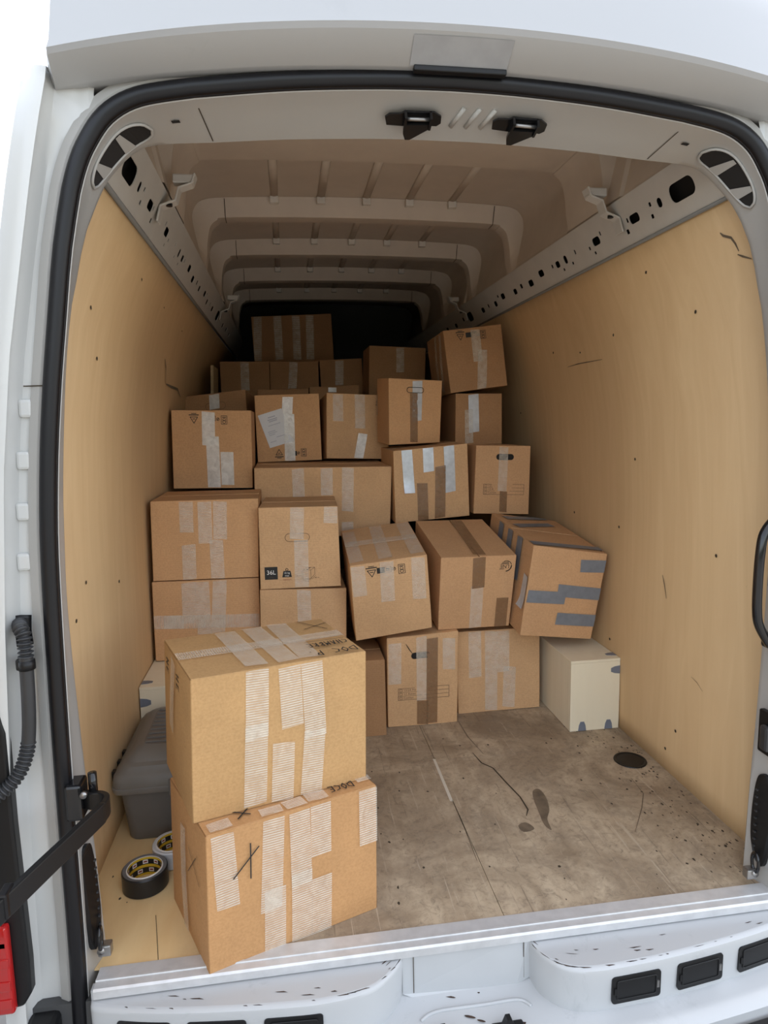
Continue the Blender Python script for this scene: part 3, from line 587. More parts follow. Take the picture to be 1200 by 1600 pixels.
# ------------------------------------------------------------------ ceiling with roof bows
def rise(y): return 0.004 * (y - 1.5)
SKIN = [(.650, 1.826), (.672, 1.93), (.684, 2.00), (.676, 2.045), (.640, 2.078), (.55, 2.090), (.3, 2.099), (0, 2.103)]
def full(h): return [(-x, z) for x, z in h] + [(x, z) for x, z in h[::-1][1:]]
sk = [(p[0], p[1]) for p in catmull([(x, z, 0) for x, z in full(SKIN)], 4)]
rows = [[(x, y, z + rise(y) * (1 if abs(x) < .6 else .3)) for x, z in sk] for y in (0.12, .5, 1.2, 2.0, 3.0, YB)]
ceil = loft('ceiling', rows, 'roof'); solid(ceil, 0.003, 1)
struct(ceil, 'painted metal inner roof of the van')
BOW = [(.646, 1.828), (.637, 1.88), (.631, 1.935), (.618, 1.985), (.592, 2.010), (.557, 2.021), (.3, 2.028), (0, 2.031)]
def bow(y0, depth=0.10, drop=0.0):
    sk8 = [(p[0], p[1]) for p in catmull([(x, z, 0) for x, z in full(SKIN)], 5)]
    bw8 = [(p[0], p[1]) for p in catmull([(x, z, 0) for x, z in full(BOW)], 5)]
    rz = rise(y0)
    R = []
    for prof_, yy, mixv in ((sk8, y0 - .004, 1), (sk8, y0, 1), (bw8, y0 + .028, 0), (bw8, y0 + .034 , 0), (bw8, y0 + depth - .006, 0), (bw8, y0 + depth, 0), (sk8, y0 + depth + .03, 1)):
        R.append([(x, yy, z + rz - (.001 if mixv else drop)) for x, z in prof_])
    R[3] = [(x * .998, y, z - .001) for x, y, z in R[3]]
    return loft('roof_bow', R, 'roof', ceil)
BY = [1.47, 2.09, 2.71, 3.33]
for y in BY: bow(y)
bow(0.62, 0.30, -.010)      # wide bow behind the door header
for y in BY + [.62]:        # joints where the corner pieces lap over the roof bows
    for s in (-1, 1):
        rz = rise(y) + (.010 if y < 1 else 0)
        ribbon('bow_joint', [(s * .556, y - .002, 2.086 + rise(y)), (s * .557, y + .029, 2.0195 + rz), (s * .558, y + .095, 2.0195 + rz)], .003, 'crack', ceil, (0, -.6, -.8), .0025, False)
# pressed lengthwise ridges and sealant pads between the bows
for (a, b) in zip([.95] + [y + .14 for y in BY[:-1]], BY):
    for x in (-.36, -.173, 0.012, .19, .37):
        zz = 2.098 - .02 * x * x + rise((a + b) / 2)
        vv, ff = tube_vf([(x, a + .01, zz), (x, b - .004, zz + .004)], .016, 8, sx=.5, upv=(1, 0, 0))
        mesh_obj('roof_ridge', vv, ff, 'roof', ceil, True)
        o = box('sealant_pad', x - .017, x + .017, b - .022, b + .006, zz - .026, zz + .0, 'pad', ceil, .003)
# upper side pressing at the brackets
def side_post(s, y):
    vv = []
    for dy, dx in ((-.055, .004), (-.045, -.008), (.045, -.008), (.055, .004)):
        vv += [(s * (.650 + dx), y + dy, 1.832), (s * (.683 + dx), y + dy, 2.0)]
    mesh_obj('side_post', vv, [(0, 2, 3, 1), (2, 4, 5, 3), (4, 6, 7, 5)], 'roof', ceil)
for s in (-1, 1):
    for y in (.60, 2.33): side_post(s, y)
def bracket(s, y, name='roof_bracket'):
    # stepped strap: foot on the rail, step out, top ear on the roof side
    pts = [(.672, 1.742), (.662, 1.785), (.622, 1.800), (.612, 1.835), (.578, 1.848), (.568, 1.875)]
    vv = []; ff = []
    for dy in (-.022, .022):
        for x, z in pts: vv.append((s * x, y + dy - (z - 1.74) * -.15, z))
    n = len(pts)
    for i in range(n - 1): ff.append((i, i + 1, n + i + 1, n + i))
    o = mesh_obj(name, vv, ff, 'rail'); solid(o, .006, 0); bevel(o, .003, 2)
    ear = box('bracket_ear', s * .600 - .028, s * .600 + .028, y - .002, y + .034, 1.848, 1.872, 'rail', None, .004)
    bolt_v, bolt_f = tube_vf([(s * .640, y, 1.796), (s * .640, y, 1.786)], .009, 8)
    return o, ear, (bolt_v, bolt_f)
for s, lab in ((-1, 'stepped grey bracket on the left roof rail'), (1, 'stepped grey bracket on the right roof rail')):
    o, ear, bb = bracket(s, .60)
    tag(o, lab + ' near the doors', 'bracket', 'roof rail brackets')
    ear.parent = o
    mesh_obj('bolt', bb[0], bb[1], 'black', o)
    o, ear, bb = bracket(s, 2.33)
    tag(o, lab + ' deep inside the van', 'bracket', 'roof rail brackets')
    ear.parent = o
    mesh_obj('bolt', bb[0], bb[1], 'black', o)

# ------------------------------------------------------------------ rear door frame
S_L = [(-.842, -.30), (-.836, -.05), (-.832, .133), (-.829, .496), (-.820, .901), (-.808, 1.091), (-.790, 1.251), (-.769, 1.394), (-.749, 1.522), (-.726, 1.625)]
S_C = [(-.726, 1.625), (-.712, 1.668), (-.692, 1.71), (-.654, 1.761), (-.595, 1.795), (-.497, 1.815)]
S_T = [(-.497, 1.815), (-.318, 1.836), (-.134, 1.848), (0, 1.851)]
C_L = [(-.798, -.30), (-.799, -.05), (-.802, .1), (-.806, .25), (-.815, .5), (-.821, .796), (-.815, .976), (-.807, 1.102), (-.787, 1.296), (-.767, 1.423), (-.753, 1.478), (-.731, 1.564), (-.705, 1.627)]
C_C = [(-.705, 1.627), (-.681, 1.676), (-.635, 1.725), (-.585, 1.745), (-.473, 1.754)]
C_T = [(-.473, 1.754), (-.321, 1.766), (-.123, 1.775), (0, 1.776)]
def resample(pts, n):
    P = catmull([(p[0], p[1], 0) for p in pts], 8)
    L = [0]
    for a, b in zip(P, P[1:]): L.append(L[-1] + (b - a).length)
    out = []; j = 0
    for i in range(n):
        t = L[-1] * i / (n - 1)
        while j < len(L) - 2 and L[j + 1] < t: j += 1
        k = (t - L[j]) / max(1e-9, L[j + 1] - L[j])
        q = P[j].lerp(P[j + 1], k); out.append((q.x, q.y))
    return out
def half_path(a, b, c): return resample(a, 40)[:-1] + resample(b, 24)[:-1] + resample(c, 16)
def mirror(h): return h + [(-x, z) for x, z in h[::-1][1:]]
SP = mirror(half_path(S_L, S_C, S_T)); CP = mirror(half_path(C_L, C_C, C_T))
def offset(path, d):
    out = []; n = len(path)
    for i, p in enumerate(path):
        a = Vector(path[max(i - 1, 0)]); b = Vector(path[min(i + 1, n - 1)]); t = (b - a).normalized()
        nn = Vector((t.y, -t.x))           # inward for this winding
        out.append((p[0] + nn.x * d, p[1] + nn.y * d))
    return out
def blend(z):
    k = max(0.0, min(1.0, (z - 1.60) / .15)); return k * k * (3 - 2 * k)
def at_cp(path, y): return [(x, y + .045 * blend(z), z + .018 * blend(z)) for x, z in path]
def at_y(path, y): return [(x, y, z) for x, z in path]
def lerp_path(a, b, t): return [(p[0] + (q[0] - p[0]) * t, p[1] + (q[1] - p[1]) * t) for p, q in zip(a, b)]
I0 = offset(SP, .012)
def surf(i, t):
    a, b = I0[i], CP[i]; k = blend(b[1])
    return Vector((a[0] + (b[0] - a[0]) * t, 0.002 + (.083 + .045 * k) * t, a[1] + (b[1] + .018 * k - a[1]) * t))
def surf_row(t): return [tuple(surf(i, t)) for i in range(len(SP))]
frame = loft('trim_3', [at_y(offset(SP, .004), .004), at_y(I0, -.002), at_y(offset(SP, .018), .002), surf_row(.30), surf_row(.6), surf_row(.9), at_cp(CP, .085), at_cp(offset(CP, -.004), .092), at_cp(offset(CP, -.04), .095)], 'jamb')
struct(frame, 'white painted inner frame of the rear door opening')
# weld seams across the frame
NP = len(SP)
def nearest(path, x, z): return min(range(len(path)), key=lambda i: (path[i][0] - x) ** 2 + (path[i][1] - z) ** 2)
for x, z in ((-.473, 1.754), (.49, 1.757), (-.80, 1.17)):
    i = nearest(CP, x, z)
    nn = (surf(i + 1, .5) - surf(i, .5)).cross(surf(i, .6) - surf(i, .4)).normalized()
    if nn.y > 0: nn = -nn
    ribbon('frame_seam', [surf(i, t) + nn * .0005 for t in (.05, .3, .6, .95)], .0022, 'crack', frame, nn, .001, False)
seal = tube('trim_4', at_y(SP, -.006), .0135, 'rubber', seg=12, sx=1.15, upv=(0, 1, 0))
struct(seal, 'black rubber door seal around the rear opening')
lipv = tube('seal_lip', at_y(offset(SP, .0125), -.001), .0045, 'rubber', seal, seg=8, upv=(0, 1, 0))

# kidney-shaped openings in the upper frame corners with two webs each
def corner_opening(s):
    i0 = nearest(CP, -.695, 1.648); i1 = nearest(CP, -.572, 1.747); n = 26
    def pt(k, t, d):
        fi = i0 + (i1 - i0) * k; j = min(int(fi), NP - 2); fr = fi - j
        p = surf(j, t).lerp(surf(j + 1, t), fr)
        nn = (surf(j + 1, t) - surf(j, t)).cross(surf(j, t + .05) - surf(j, t)).normalized()
        if nn.y > 0: nn = -nn
        p = p + nn * d
        return Vector((-s * p.x if s > 0 else p.x, p.y, p.z))
    hw = lambda k: math.sqrt(max(0, 1 - abs(2 * k - 1) ** 3.2))
    up = [(k / n, .54 - .29 * hw(k / n)) for k in range(n + 1)]; dn = [(k / n, .54 + .27 * hw(k / n)) for k in range(n - 1, 0, -1)]
    loop = up + dn
    ins = [pt(k, .54, .0035) for k, t in up[1:-1]]
    vv = [pt(k, t, .003) for k, t in up] + [pt(k, t, .003) for k, t in [up[0]] + dn[::-1] + [up[-1]]]
    m_ = n + 1
    o = mesh_obj('frame_opening', vv, [(j, j + 1, m_ + j + 1, m_ + j) for j in range(n)], 'hole', frame)
    tube('opening_rim', [pt(k, t, .003) for k, t in loop], .003, 'jamb', o, seg=6, closed=True)
    for k0 in (.22, .62):
        a_ = [pt(k0 - .085, .80, .0045), pt(k0 + .085, .80, .0045), pt(k0 + .035, .30, .0045), pt(k0 - .035, .30, .0045)]
        mesh_obj('web', a_, [(0, 1, 2, 3)], 'jamb', o)
corner_opening(-1); corner_opening(1)
# small rectangular drain slots in the frame
for x, z in ((-.522, 1.770), (.530, 1.772), (-.783, 1.335), (-.797, 1.20)):
    i = nearest(CP, x, z); p = surf(i, .45)
    t = (surf(i + 1, .45) - surf(i, .45)).normalized(); u = (surf(i, .55) - surf(i, .45)).normalized()
    n = t.cross(u).normalized()
    if n.y > 0: n = -n
    p = p + n * .0025
    mesh_obj('drain_slot', [p - t * .008 - u * .004, p + t * .008 - u * .004, p + t * .008 + u * .004, p - t * .008 + u * .004], [(0, 1, 2, 3)], 'hole', frame)

# outer rear pillars
RZ = [(1.83, -.748), (1.80, -.754), (1.771, -.762), (1.664, -.787), (1.555, -.809), (1.422, -.835), (1.319, -.855), (1.1, -.884), (.8, -.908), (.5, -.925), (.2, -.935), (-.3, -.945)]
def ridge_x(z):
    for (z0, x0), (z1, x1) in zip(RZ, RZ[1:]):
        if z >= z1: return x0 + (x1 - x0) * (z0 - z) / (z0 - z1)
    return RZ[-1][1]
def seal_x(z):
    h = [p for p in SP[:NP // 2] if p[0] < -.60]
    for a, b in zip(h, h[1:]):
        if a[1] <= z <= b[1]: return a[0] + (b[0] - a[0]) * (z - a[1]) / (b[1] - a[1])
    return h[-1][0]
def pillar(s, name, label):
    zs = [-.3 + 2.10 * i / 40 for i in range(41)]
    cols = []
    for z in zs:
        sx = seal_x(min(z, 1.745)) - .006; rx = ridge_x(z); k = 1.0 if z < 1.7 else max(0, (1.79 - z) / .09)
        w = sx - rx
        col = [(sx, .006), (sx - .10 * w, .000), (sx - .28 * w, .004), (sx - .42 * w, .014 * k), (rx + .24 * w, .013 * k), (rx + .16 * w, .006 * k), (rx + .07 * w, -.022), (rx + .01, -.040), (rx, -.042), (rx - .012, -.040), (rx - .034, -.030), (rx - .046, -.002), (rx - .05, .3)]
        cols.append([(-s * x * 1.0 if s > 0 else x, y, z) for x, y in col])
    # rounded top closing over
    top = [(x * .995, max(y, .01) + .03, 1.838 - (.03 if i > 9 else 0)) for i, (x, y, z) in enumerate(cols[-1])]
    mid = [(x * .998, y + .008, 1.826 - (.02 if i > 9 else 0)) for i, (x, y, z) in enumerate(cols[-1])]
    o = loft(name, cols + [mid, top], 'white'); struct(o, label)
    # pressed dimples and joint line
    for z in (1.23, 1.13, 1.03, .93):
        x = (seal_x(z) + ridge_x(z)) / 2 - .012
        b = box('pressed_pad', -s * (x - .013) if s > 0 else x - .013, -s * (x + .013) if s > 0 else x + .013, .004, .018, z - .018, z + .018, 'white', o, .006)
    zz = 1.272
    ribbon('panel_joint', [(-s * q if s > 0 else q, yy - .004, zz) for q, yy in ((seal_x(zz) - .012, -.001), (seal_x(zz) - .03, .004), (seal_x(zz) - .05, .012), (ridge_x(zz) + .02, .011))], .0025, 'crack', o, (0, -1, 0), .002, False)
    return o
pillar(-1, 'trim_5', 'white rear pillar on the left of the doorway')
pillar(1, 'trim_6', 'white rear pillar on the right of the doorway')

# roof end above the doors
def cap_row(y, z0, k, w, back):
    xs = [-w + 2 * w * i / 40 for i in range(41)]
    row = [(x, y + .02 * (x / w) ** 4, z0 - k * x * x) for x in xs]
    e0 = (-w - .012, y + .06 + back * .2, z0 - k * w * w); e1 = (-w - .016, y + .8, z0 - k * w * w)
    return [e1, e0] + row + [(-e0[0], e0[1], e0[2]), (-e1[0], e1[1], e1[2])]
cap = loft('trim_7', [cap_row(.05, 1.866, .11, .735, 0), cap_row(-.026, 1.860, .11, .735, 0), cap_row(-.034, 1.860, .11, .735, 0), cap_row(-.092, 1.893, .128, .728, 0)], 'grey_band')
struct(cap, 'dusty grey overhanging lip of the roof above the doors')
cap2 = loft('trim_8', [cap_row(-.092, 1.893, .128, .728, 0), cap_row(-.100, 1.901, .13, .726, 0), cap_row(-.097, 1.915, .13, .722, 0), cap_row(-.080, 2.02, .135, .715, 0), cap_row(-.045, 2.15, .14, .705, 0), cap_row(.03, 2.24, .15, .69, 0), cap_row(.5, 2.31, .17, .66, 0), cap_row(3.5, 2.33, .2, .6, 0)], 'roof_white_dimmed')
struct(cap2, 'glossy white outer roof above the doors')
pv = []
for i in range(9):
    x = -.09 + .19 * i / 8
    pv += [(x, -.036 + .0 - .0005, 1.8605 - .11 * x * x - .0006), (x, -.085 - .0008, 1.8890 - .126 * x * x - .0008)]
mesh_obj('adhesive_patch', pv, [(2 * i, 2 * i + 1, 2 * i + 3, 2 * i + 2) for i in range(8)], 'patch', cap)
# grey patch of old adhesive on the lip and black clip strip
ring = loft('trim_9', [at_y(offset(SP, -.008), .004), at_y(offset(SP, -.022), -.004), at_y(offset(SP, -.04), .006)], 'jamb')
struct(ring, 'white flange outside the door seal')
tag(box('clip_strip', -.082, .100, -.040, -.024, 1.850, 1.8605, 'black', None, .002), 'black plastic strip tucked under the middle of the roof lip', 'strip')

# door latch strikers in the header
def striker(x):
    i = nearest(CP, x, 1.775); c = surf(i, .52)
    t = (surf(i + 1, .5) - surf(i - 1, .5)).normalized(); u = (surf(i, .8) - surf(i, .2)).normalized()
    n = t.cross(u).normalized()
    if n.y > 0: n = -n
    def P(a, b, d): q = c + t * a + u * b + n * d; return tuple(q)
    r = thing('door_striker', tuple(c), 'black steel latch striker on the door header, %s of the two' % ('left' if x < 0.1 else 'right'), 'striker', 'header latch strikers')
    def pl(name, outline, thick, d0, mat='gloss_black'):
        vv = [P(a, b, d0) for a, b in outline] + [P(a, b, d0 + thick) for a, b in outline]; k = len(outline)
        ff = [tuple(range(k)), tuple(range(2 * k - 1, k - 1, -1))] + [(j, (j + 1) % k, k + (j + 1) % k, k + j) for j in range(k)]
        return mesh_obj(name, vv, ff, mat, r)
    pl('base_plate', [(-.060, -.010), (-.052, -.018), (-.028, -.020), (-.020, -.026), (.040, -.026), (.056, -.016), (.058, .002), (.050, .010), (.02, .008), (-.02, .012), (-.055, .010)], .004, .010)
    pl('hook', [(-.022, -.004), (.030, -.006), (.034, .004), (-.004, .036), (-.014, .036), (-.020, .020)], .006, .020)
    for a in (-.022, .030):
        vv = [P(a, -.026, .010), P(a + .005, -.026, .010), P(a + .005, .004, .010), P(a, .004, .010), P(a, -.026, .030), P(a + .005, -.026, .030), P(a + .005, .004, .030), P(a, .004, .030)]
        mesh_obj('cheek', vv, box_vf(0, 1, 0, 1, 0, 1)[1], 'gloss_black', r)
    vv, ff = tube_vf([P(-.020, -.016, .022), P(.032, -.016, .022)], .004, 8)
    mesh_obj('pin', vv, ff, 'steel', r, True)
striker(-.052); striker(.172)
for a in (.035, .062, .089):   # pressed ribs between the strikers
    i = nearest(CP, a, 1.775); p0 = surf(i, .35); p1 = surf(i + 0, .72)
    vv, ff = tube_vf([p0 + Vector((.005, -.006, 0)), p1 + Vector((-.012, -.006, 0))], .005, 8)
    mesh_obj('pressed_rib', vv, ff, 'jamb', frame, True)

# ------------------------------------------------------------------ sill strip
strip = loft('trim_10', [[(-.800, y, z), (.830, y, z)] for y, z in ((.036, .0005), (.035, .0035), (.004, .004), (.002, .0055), (-.003, .0055), (-.004, .003), (-.022, .002), (-.026, -.002), (-.026, -.020), (-.020, -.020))], 'alu', smooth=False)
struct(strip, 'aluminium edge strip along the load floor')
# ------------------------------------------------------------------ rear bumper step
bump_root = thing('rear_bumper', (0, -.08, -.14), 'scuffed white rear step with black inserts below the load floor', 'bumper')
def step(outline, name):
    """outline: xy from the inner recess corner round to the outer end; top z -.03"""
    P = [(p.x, p.y) for p in catmull([(x, y, 0) for x, y in outline], 6)]
    fronts = []
    for dz, push in ((-.024, .012), (-.0255, .006), (-.030, .001), (-.036, 0), (-.128, .004), (-.135, .004)):
        fronts.append([(x, min(y + push, -.018), dz) for x, y in P])
    o = loft(name, fronts, 'bumper', bump_root)
    top = [(x, min(y + .012, -.018), -.024) for x, y in P]; back_ = [(top[-1][0], -.018, -.024), (top[0][0], -.018, -.024)]
    mesh_obj('step_top', top + back_, [tuple(range(len(top) + 2))], 'bumper', bump_root)
    return P
PL = step([(-.128, -.018), (-.150, -.048), (-.195, -.085), (-.245, -.100), (-.300, -.106), (-.362, -.106), (-.503, -.094), (-.655, -.074), (-.755, -.052), (-.800, -.038), (-.806, -.018)], 'step_left')
PR = step([(.172, -.018), (.185, -.060), (.215, -.098), (.255, -.117), (.304, -.123), (.38, -.121), (.47, -.115), (.60, -.100), (.738, -.078), (.90, -.04)], 'step_right')
sr = random.Random(11)
for P_ in (PL, PR):
    sv, sf_ = [], []
    for i in range(30):
        k = sr.randrange(4, len(P_) - 4); (x, y) = P_[k]; (x2, y2) = P_[k + 1]
        e = Vector((x2 - x, y2 - y, 0)).normalized(); L_ = sr.uniform(.003, .016); w_ = sr.uniform(.0006, .0018)
        edge_ = sr.random() < .6
        c_ = Vector((x, y + (.008 if edge_ else sr.uniform(.015, .06)), -.0232 if not edge_ else -.0246))
        if c_.y > -.022: continue
        b_ = len(sv); nn_ = Vector((-e.y, e.x, 0))
        sv += [c_ - e * L_ + nn_ * w_, c_ + e * L_ * .6, c_ + e * L_ - nn_ * w_, c_ - e * L_ * .3 - nn_ * w_ * 1.5]
        sf_.append((b_, b_ + 1, b_ + 2, b_ + 3))
    o_ = mesh_obj('scuff_mark', sv, sf_, 'rust', bump_root); o_['kind'] = 'stuff'
def y_at(P, x):
    Q = sorted(P)
    for a, b in zip(Q, Q[1:]):
        if a[0] <= x <= b[0] and b[0] - a[0] > 1e-6: return a[1] + (b[1] - a[1]) * (x - a[0]) / (b[0] - a[0])
    return Q[-1][1]
def insert(P, x0, x1):
    vv = []; ff = []
    loop = rrect((x0 + x1) / 2, -.083, x1 - x0, .066, .008)
    for d in (.002, -.0025):
        vv += [(x, y_at(P, x) + d, z) for x, z in loop]
    k = len(loop)
    ff = [tuple(range(k, 2 * k))] + [(j, (j + 1) % k, k + (j + 1) % k, k + j) for j in range(k)]
    o = mesh_obj('black_insert', vv, ff, 'black', bump_root)
    cx = (x0 + x1) / 2
    loop2 = rrect(cx, -.083, (x1 - x0) * .8, .046, .005)
    tube('insert_rib', [(x, y_at(P, x) - .003, z) for x, z in loop2], .0015, 'black', o, seg=6, closed=True)
    for x in (x0 + .008, x1 - .008):
        box('insert_clip', x - .003, x + .003, y_at(P, x) - .005, y_at(P, x) - .001, -.092, -.076, 'steel' if x > cx else 'black', o)
for a, b in ((.328, .449), (.493, .616), (.662, .785)): insert(PR, a, b)
for a, b in ((-.748, -.634), (-.601, -.477), (-.440, -.316)): insert(PL, a, b)
mesh_obj('recess_face', [(-.13, -.020, -.002), (.175, -.020, -.002), (.175, -.022, -.115), (.14, -.030, -.124), (-.10, -.030, -.124), (-.13, -.022, -.115)], [(0, 5, 4, 3, 2, 1)], 'bumper', bump_root)
box('sill_face', -.806, .9, -.0195, .0, -.20, -.003, 'bumper', bump_root)
for x in (-.105, .158): ribbon('recess_joint', [(x, -.0225, -.008), (x, -.0245, -.112)], .002, 'crack', bump_root, (0, -1, 0), .0012, False)
# lower ledge: gently bowed
xs = [-.80 + 1.75 * i / 38 for i in range(39)]
def ledge(y0, z): return [(x, y0 + .10 * x * x, z) for x in xs]
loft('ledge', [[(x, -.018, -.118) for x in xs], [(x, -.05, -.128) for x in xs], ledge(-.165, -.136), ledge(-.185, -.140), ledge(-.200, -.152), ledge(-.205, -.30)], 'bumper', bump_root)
loft('step_mat', [ledge(-.208, -.172), ledge(-.212, -.168), ledge(-.30, -.172), ledge(-.31, -.19), ledge(-.31, -.33)], 'black', bump_root)
tube('pressed_bead', catmull([(-.10, -.082, -.130), (-.06, -.066, -.128), (.05, -.066, -.128), (.13, -.066, -.128), (.155, -.085, -.130)], 5), .004, 'bumper', bump_root, seg=8)
box('corner_trim', -.935, -.872, -.06, .0, -.30, -.045, 'black', bump_root, .012)
# rusty latch strikers on the ledge
for x in (-.060, .085):
    r = thing('floor_striker', (x, -.118, -.132), 'rusty black latch striker on the ledge, %s one' % ('left' if x < 0 else 'right'), 'striker', 'ledge latch strikers')
    vv = []; rr = random.Random(int(x * 1000)); k = 18
    for j in range(k):
        a = 2 * math.pi * j / k; q = rr.uniform(.75, 1.15)
        vv.append((x + .048 * q * math.cos(a), -.128 + .026 * q * math.sin(a), -.1325))
    mesh_obj('grime', vv, [tuple(range(k))], 'rust', r)
    box('striker_block', x - .036, x + .036, -.150, -.118, -.134, -.122, 'black', r, .004)
    mesh_obj('hook', [(x - .016, -.126, -.122), (x + .014, -.126, -.122), (x + .004, -.126, -.098), (x - .006, -.126, -.098), (x - .016, -.142, -.122), (x + .014, -.142, -.122), (x + .004, -.142, -.098), (x - .006, -.142, -.098)], [(0, 3, 2, 1), (4, 5, 6, 7), (0, 1, 5, 4), (1, 2, 6, 5), (2, 3, 7, 6), (3, 0, 4, 7)], 'black', r)
for (x, y, a, b) in ((.010, -.090, .012, .0035), (.032, -.104, .009, .003), (-.03, -.034, .02, .003), (.045, -.036, .003, .003)):
    vv = [(x + a * math.cos(k * math.pi / 5), y + b * math.sin(k * math.pi / 5) - a * .4 * math.cos(k * math.pi / 5), -.1285 + (0.0 if y < -.05 else .005)) for k in range(10)]
    mesh_obj('grime_spot', vv, [tuple(range(10))], 'rust', bump_root)
# ------------------------------------------------------------------ left rear door, swung open past the pillar
def door_pt(a, n, z): return (-.985 - .10 * a + n, -.075 - .78 * a, z)
dv_, df_ = [], []
for a in (0, 1):
    for n in (0.0, -.05):
        for z in (-.10, 1.0, 1.80): dv_.append(door_pt(a, n + (.0 if z < 1.5 else .06), z))
i_ = lambda a, n, z: a * 6 + n * 3 + z
for z in (0, 1):
    df_ += [(i_(0, 0, z), i_(1, 0, z), i_(1, 0, z + 1), i_(0, 0, z + 1)), (i_(0, 1, z), i_(0, 1, z + 1), i_(1, 1, z + 1), i_(1, 1, z)), (i_(0, 0, z), i_(0, 0, z + 1), i_(0, 1, z + 1), i_(0, 1, z)), (i_(1, 0, z), i_(1, 1, z), i_(1, 1, z + 1), i_(1, 0, z + 1))]
df_ += [(i_(0, 0, 2), i_(1, 0, 2), i_(1, 1, 2), i_(0, 1, 2)), (i_(0, 0, 0), i_(0, 1, 0), i_(1, 1, 0), i_(1, 0, 0))]
dr = mesh_obj('door_1', dv_, df_, 'white'); bevel(dr, .015, 3); struct(dr, 'white left rear door swung open')
mesh_obj('door_lining', [door_pt(a, .012, z) for a, z in ((.12, .1), (.9, .1), (.9, .95), (.12, .95))] + [door_pt(a, .001, z) for a, z in ((.12, .1), (.9, .1), (.9, .95), (.12, .95))], [(0, 1, 2, 3), (0, 4, 5, 1), (1, 5, 6, 2), (2, 6, 7, 3), (3, 7, 4, 0)], 'wall', dr)
# ------------------------------------------------------------------ ground
gr = mesh_obj('ground', [(-40, -40, -.70), (40, -40, -.70), (40, 40, -.70), (-40, 40, -.70)], [(0, 1, 2, 3)], 'ground')
struct(gr, 'asphalt ground under the van')
hv = []; rh = random.Random(5)  # hedge added out of view to darken the low horizon
hr = []
for j, z in enumerate((-.7, .0, .4, .7, 1.0, 1.2)):
    hr.append([(x * 1.0, -11.5 - .0035 * (x * x) * -1 * 0 + rh.uniform(-.3, .3) - j * .12, z + rh.uniform(-.2, .2) * (j > 0)) for x in [-26 + 2 * i for i in range(27)]])
hd = loft('hedge_blocker', hr, 'hedge'); struct(hd, 'added unseen hedge behind the camera, darkening the low horizon')
# outer body shell: keeps daylight out of the cargo space
sh = []
for y in (.10, YB + .1):
    sh.append([(x, y, z) for x, z in [(-.93, -.04), (-.945, .4), (-.93, 1.0), (-.87, 1.5), (-.79, 1.80), (-.74, 2.06), (-.64, 2.16), (-.40, 2.20), (0, 2.22), (.40, 2.20), (.64, 2.16), (.74, 2.06), (.79, 1.80), (.87, 1.5), (.93, 1.0), (.945, .4), (.93, -.04)]])
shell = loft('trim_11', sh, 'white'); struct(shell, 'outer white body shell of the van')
fl2 = struct(box('trim_12', -.93, .93, -.01, YB + .1, -.30, -.035, 'dark'), 'dark underbody below the load floor')
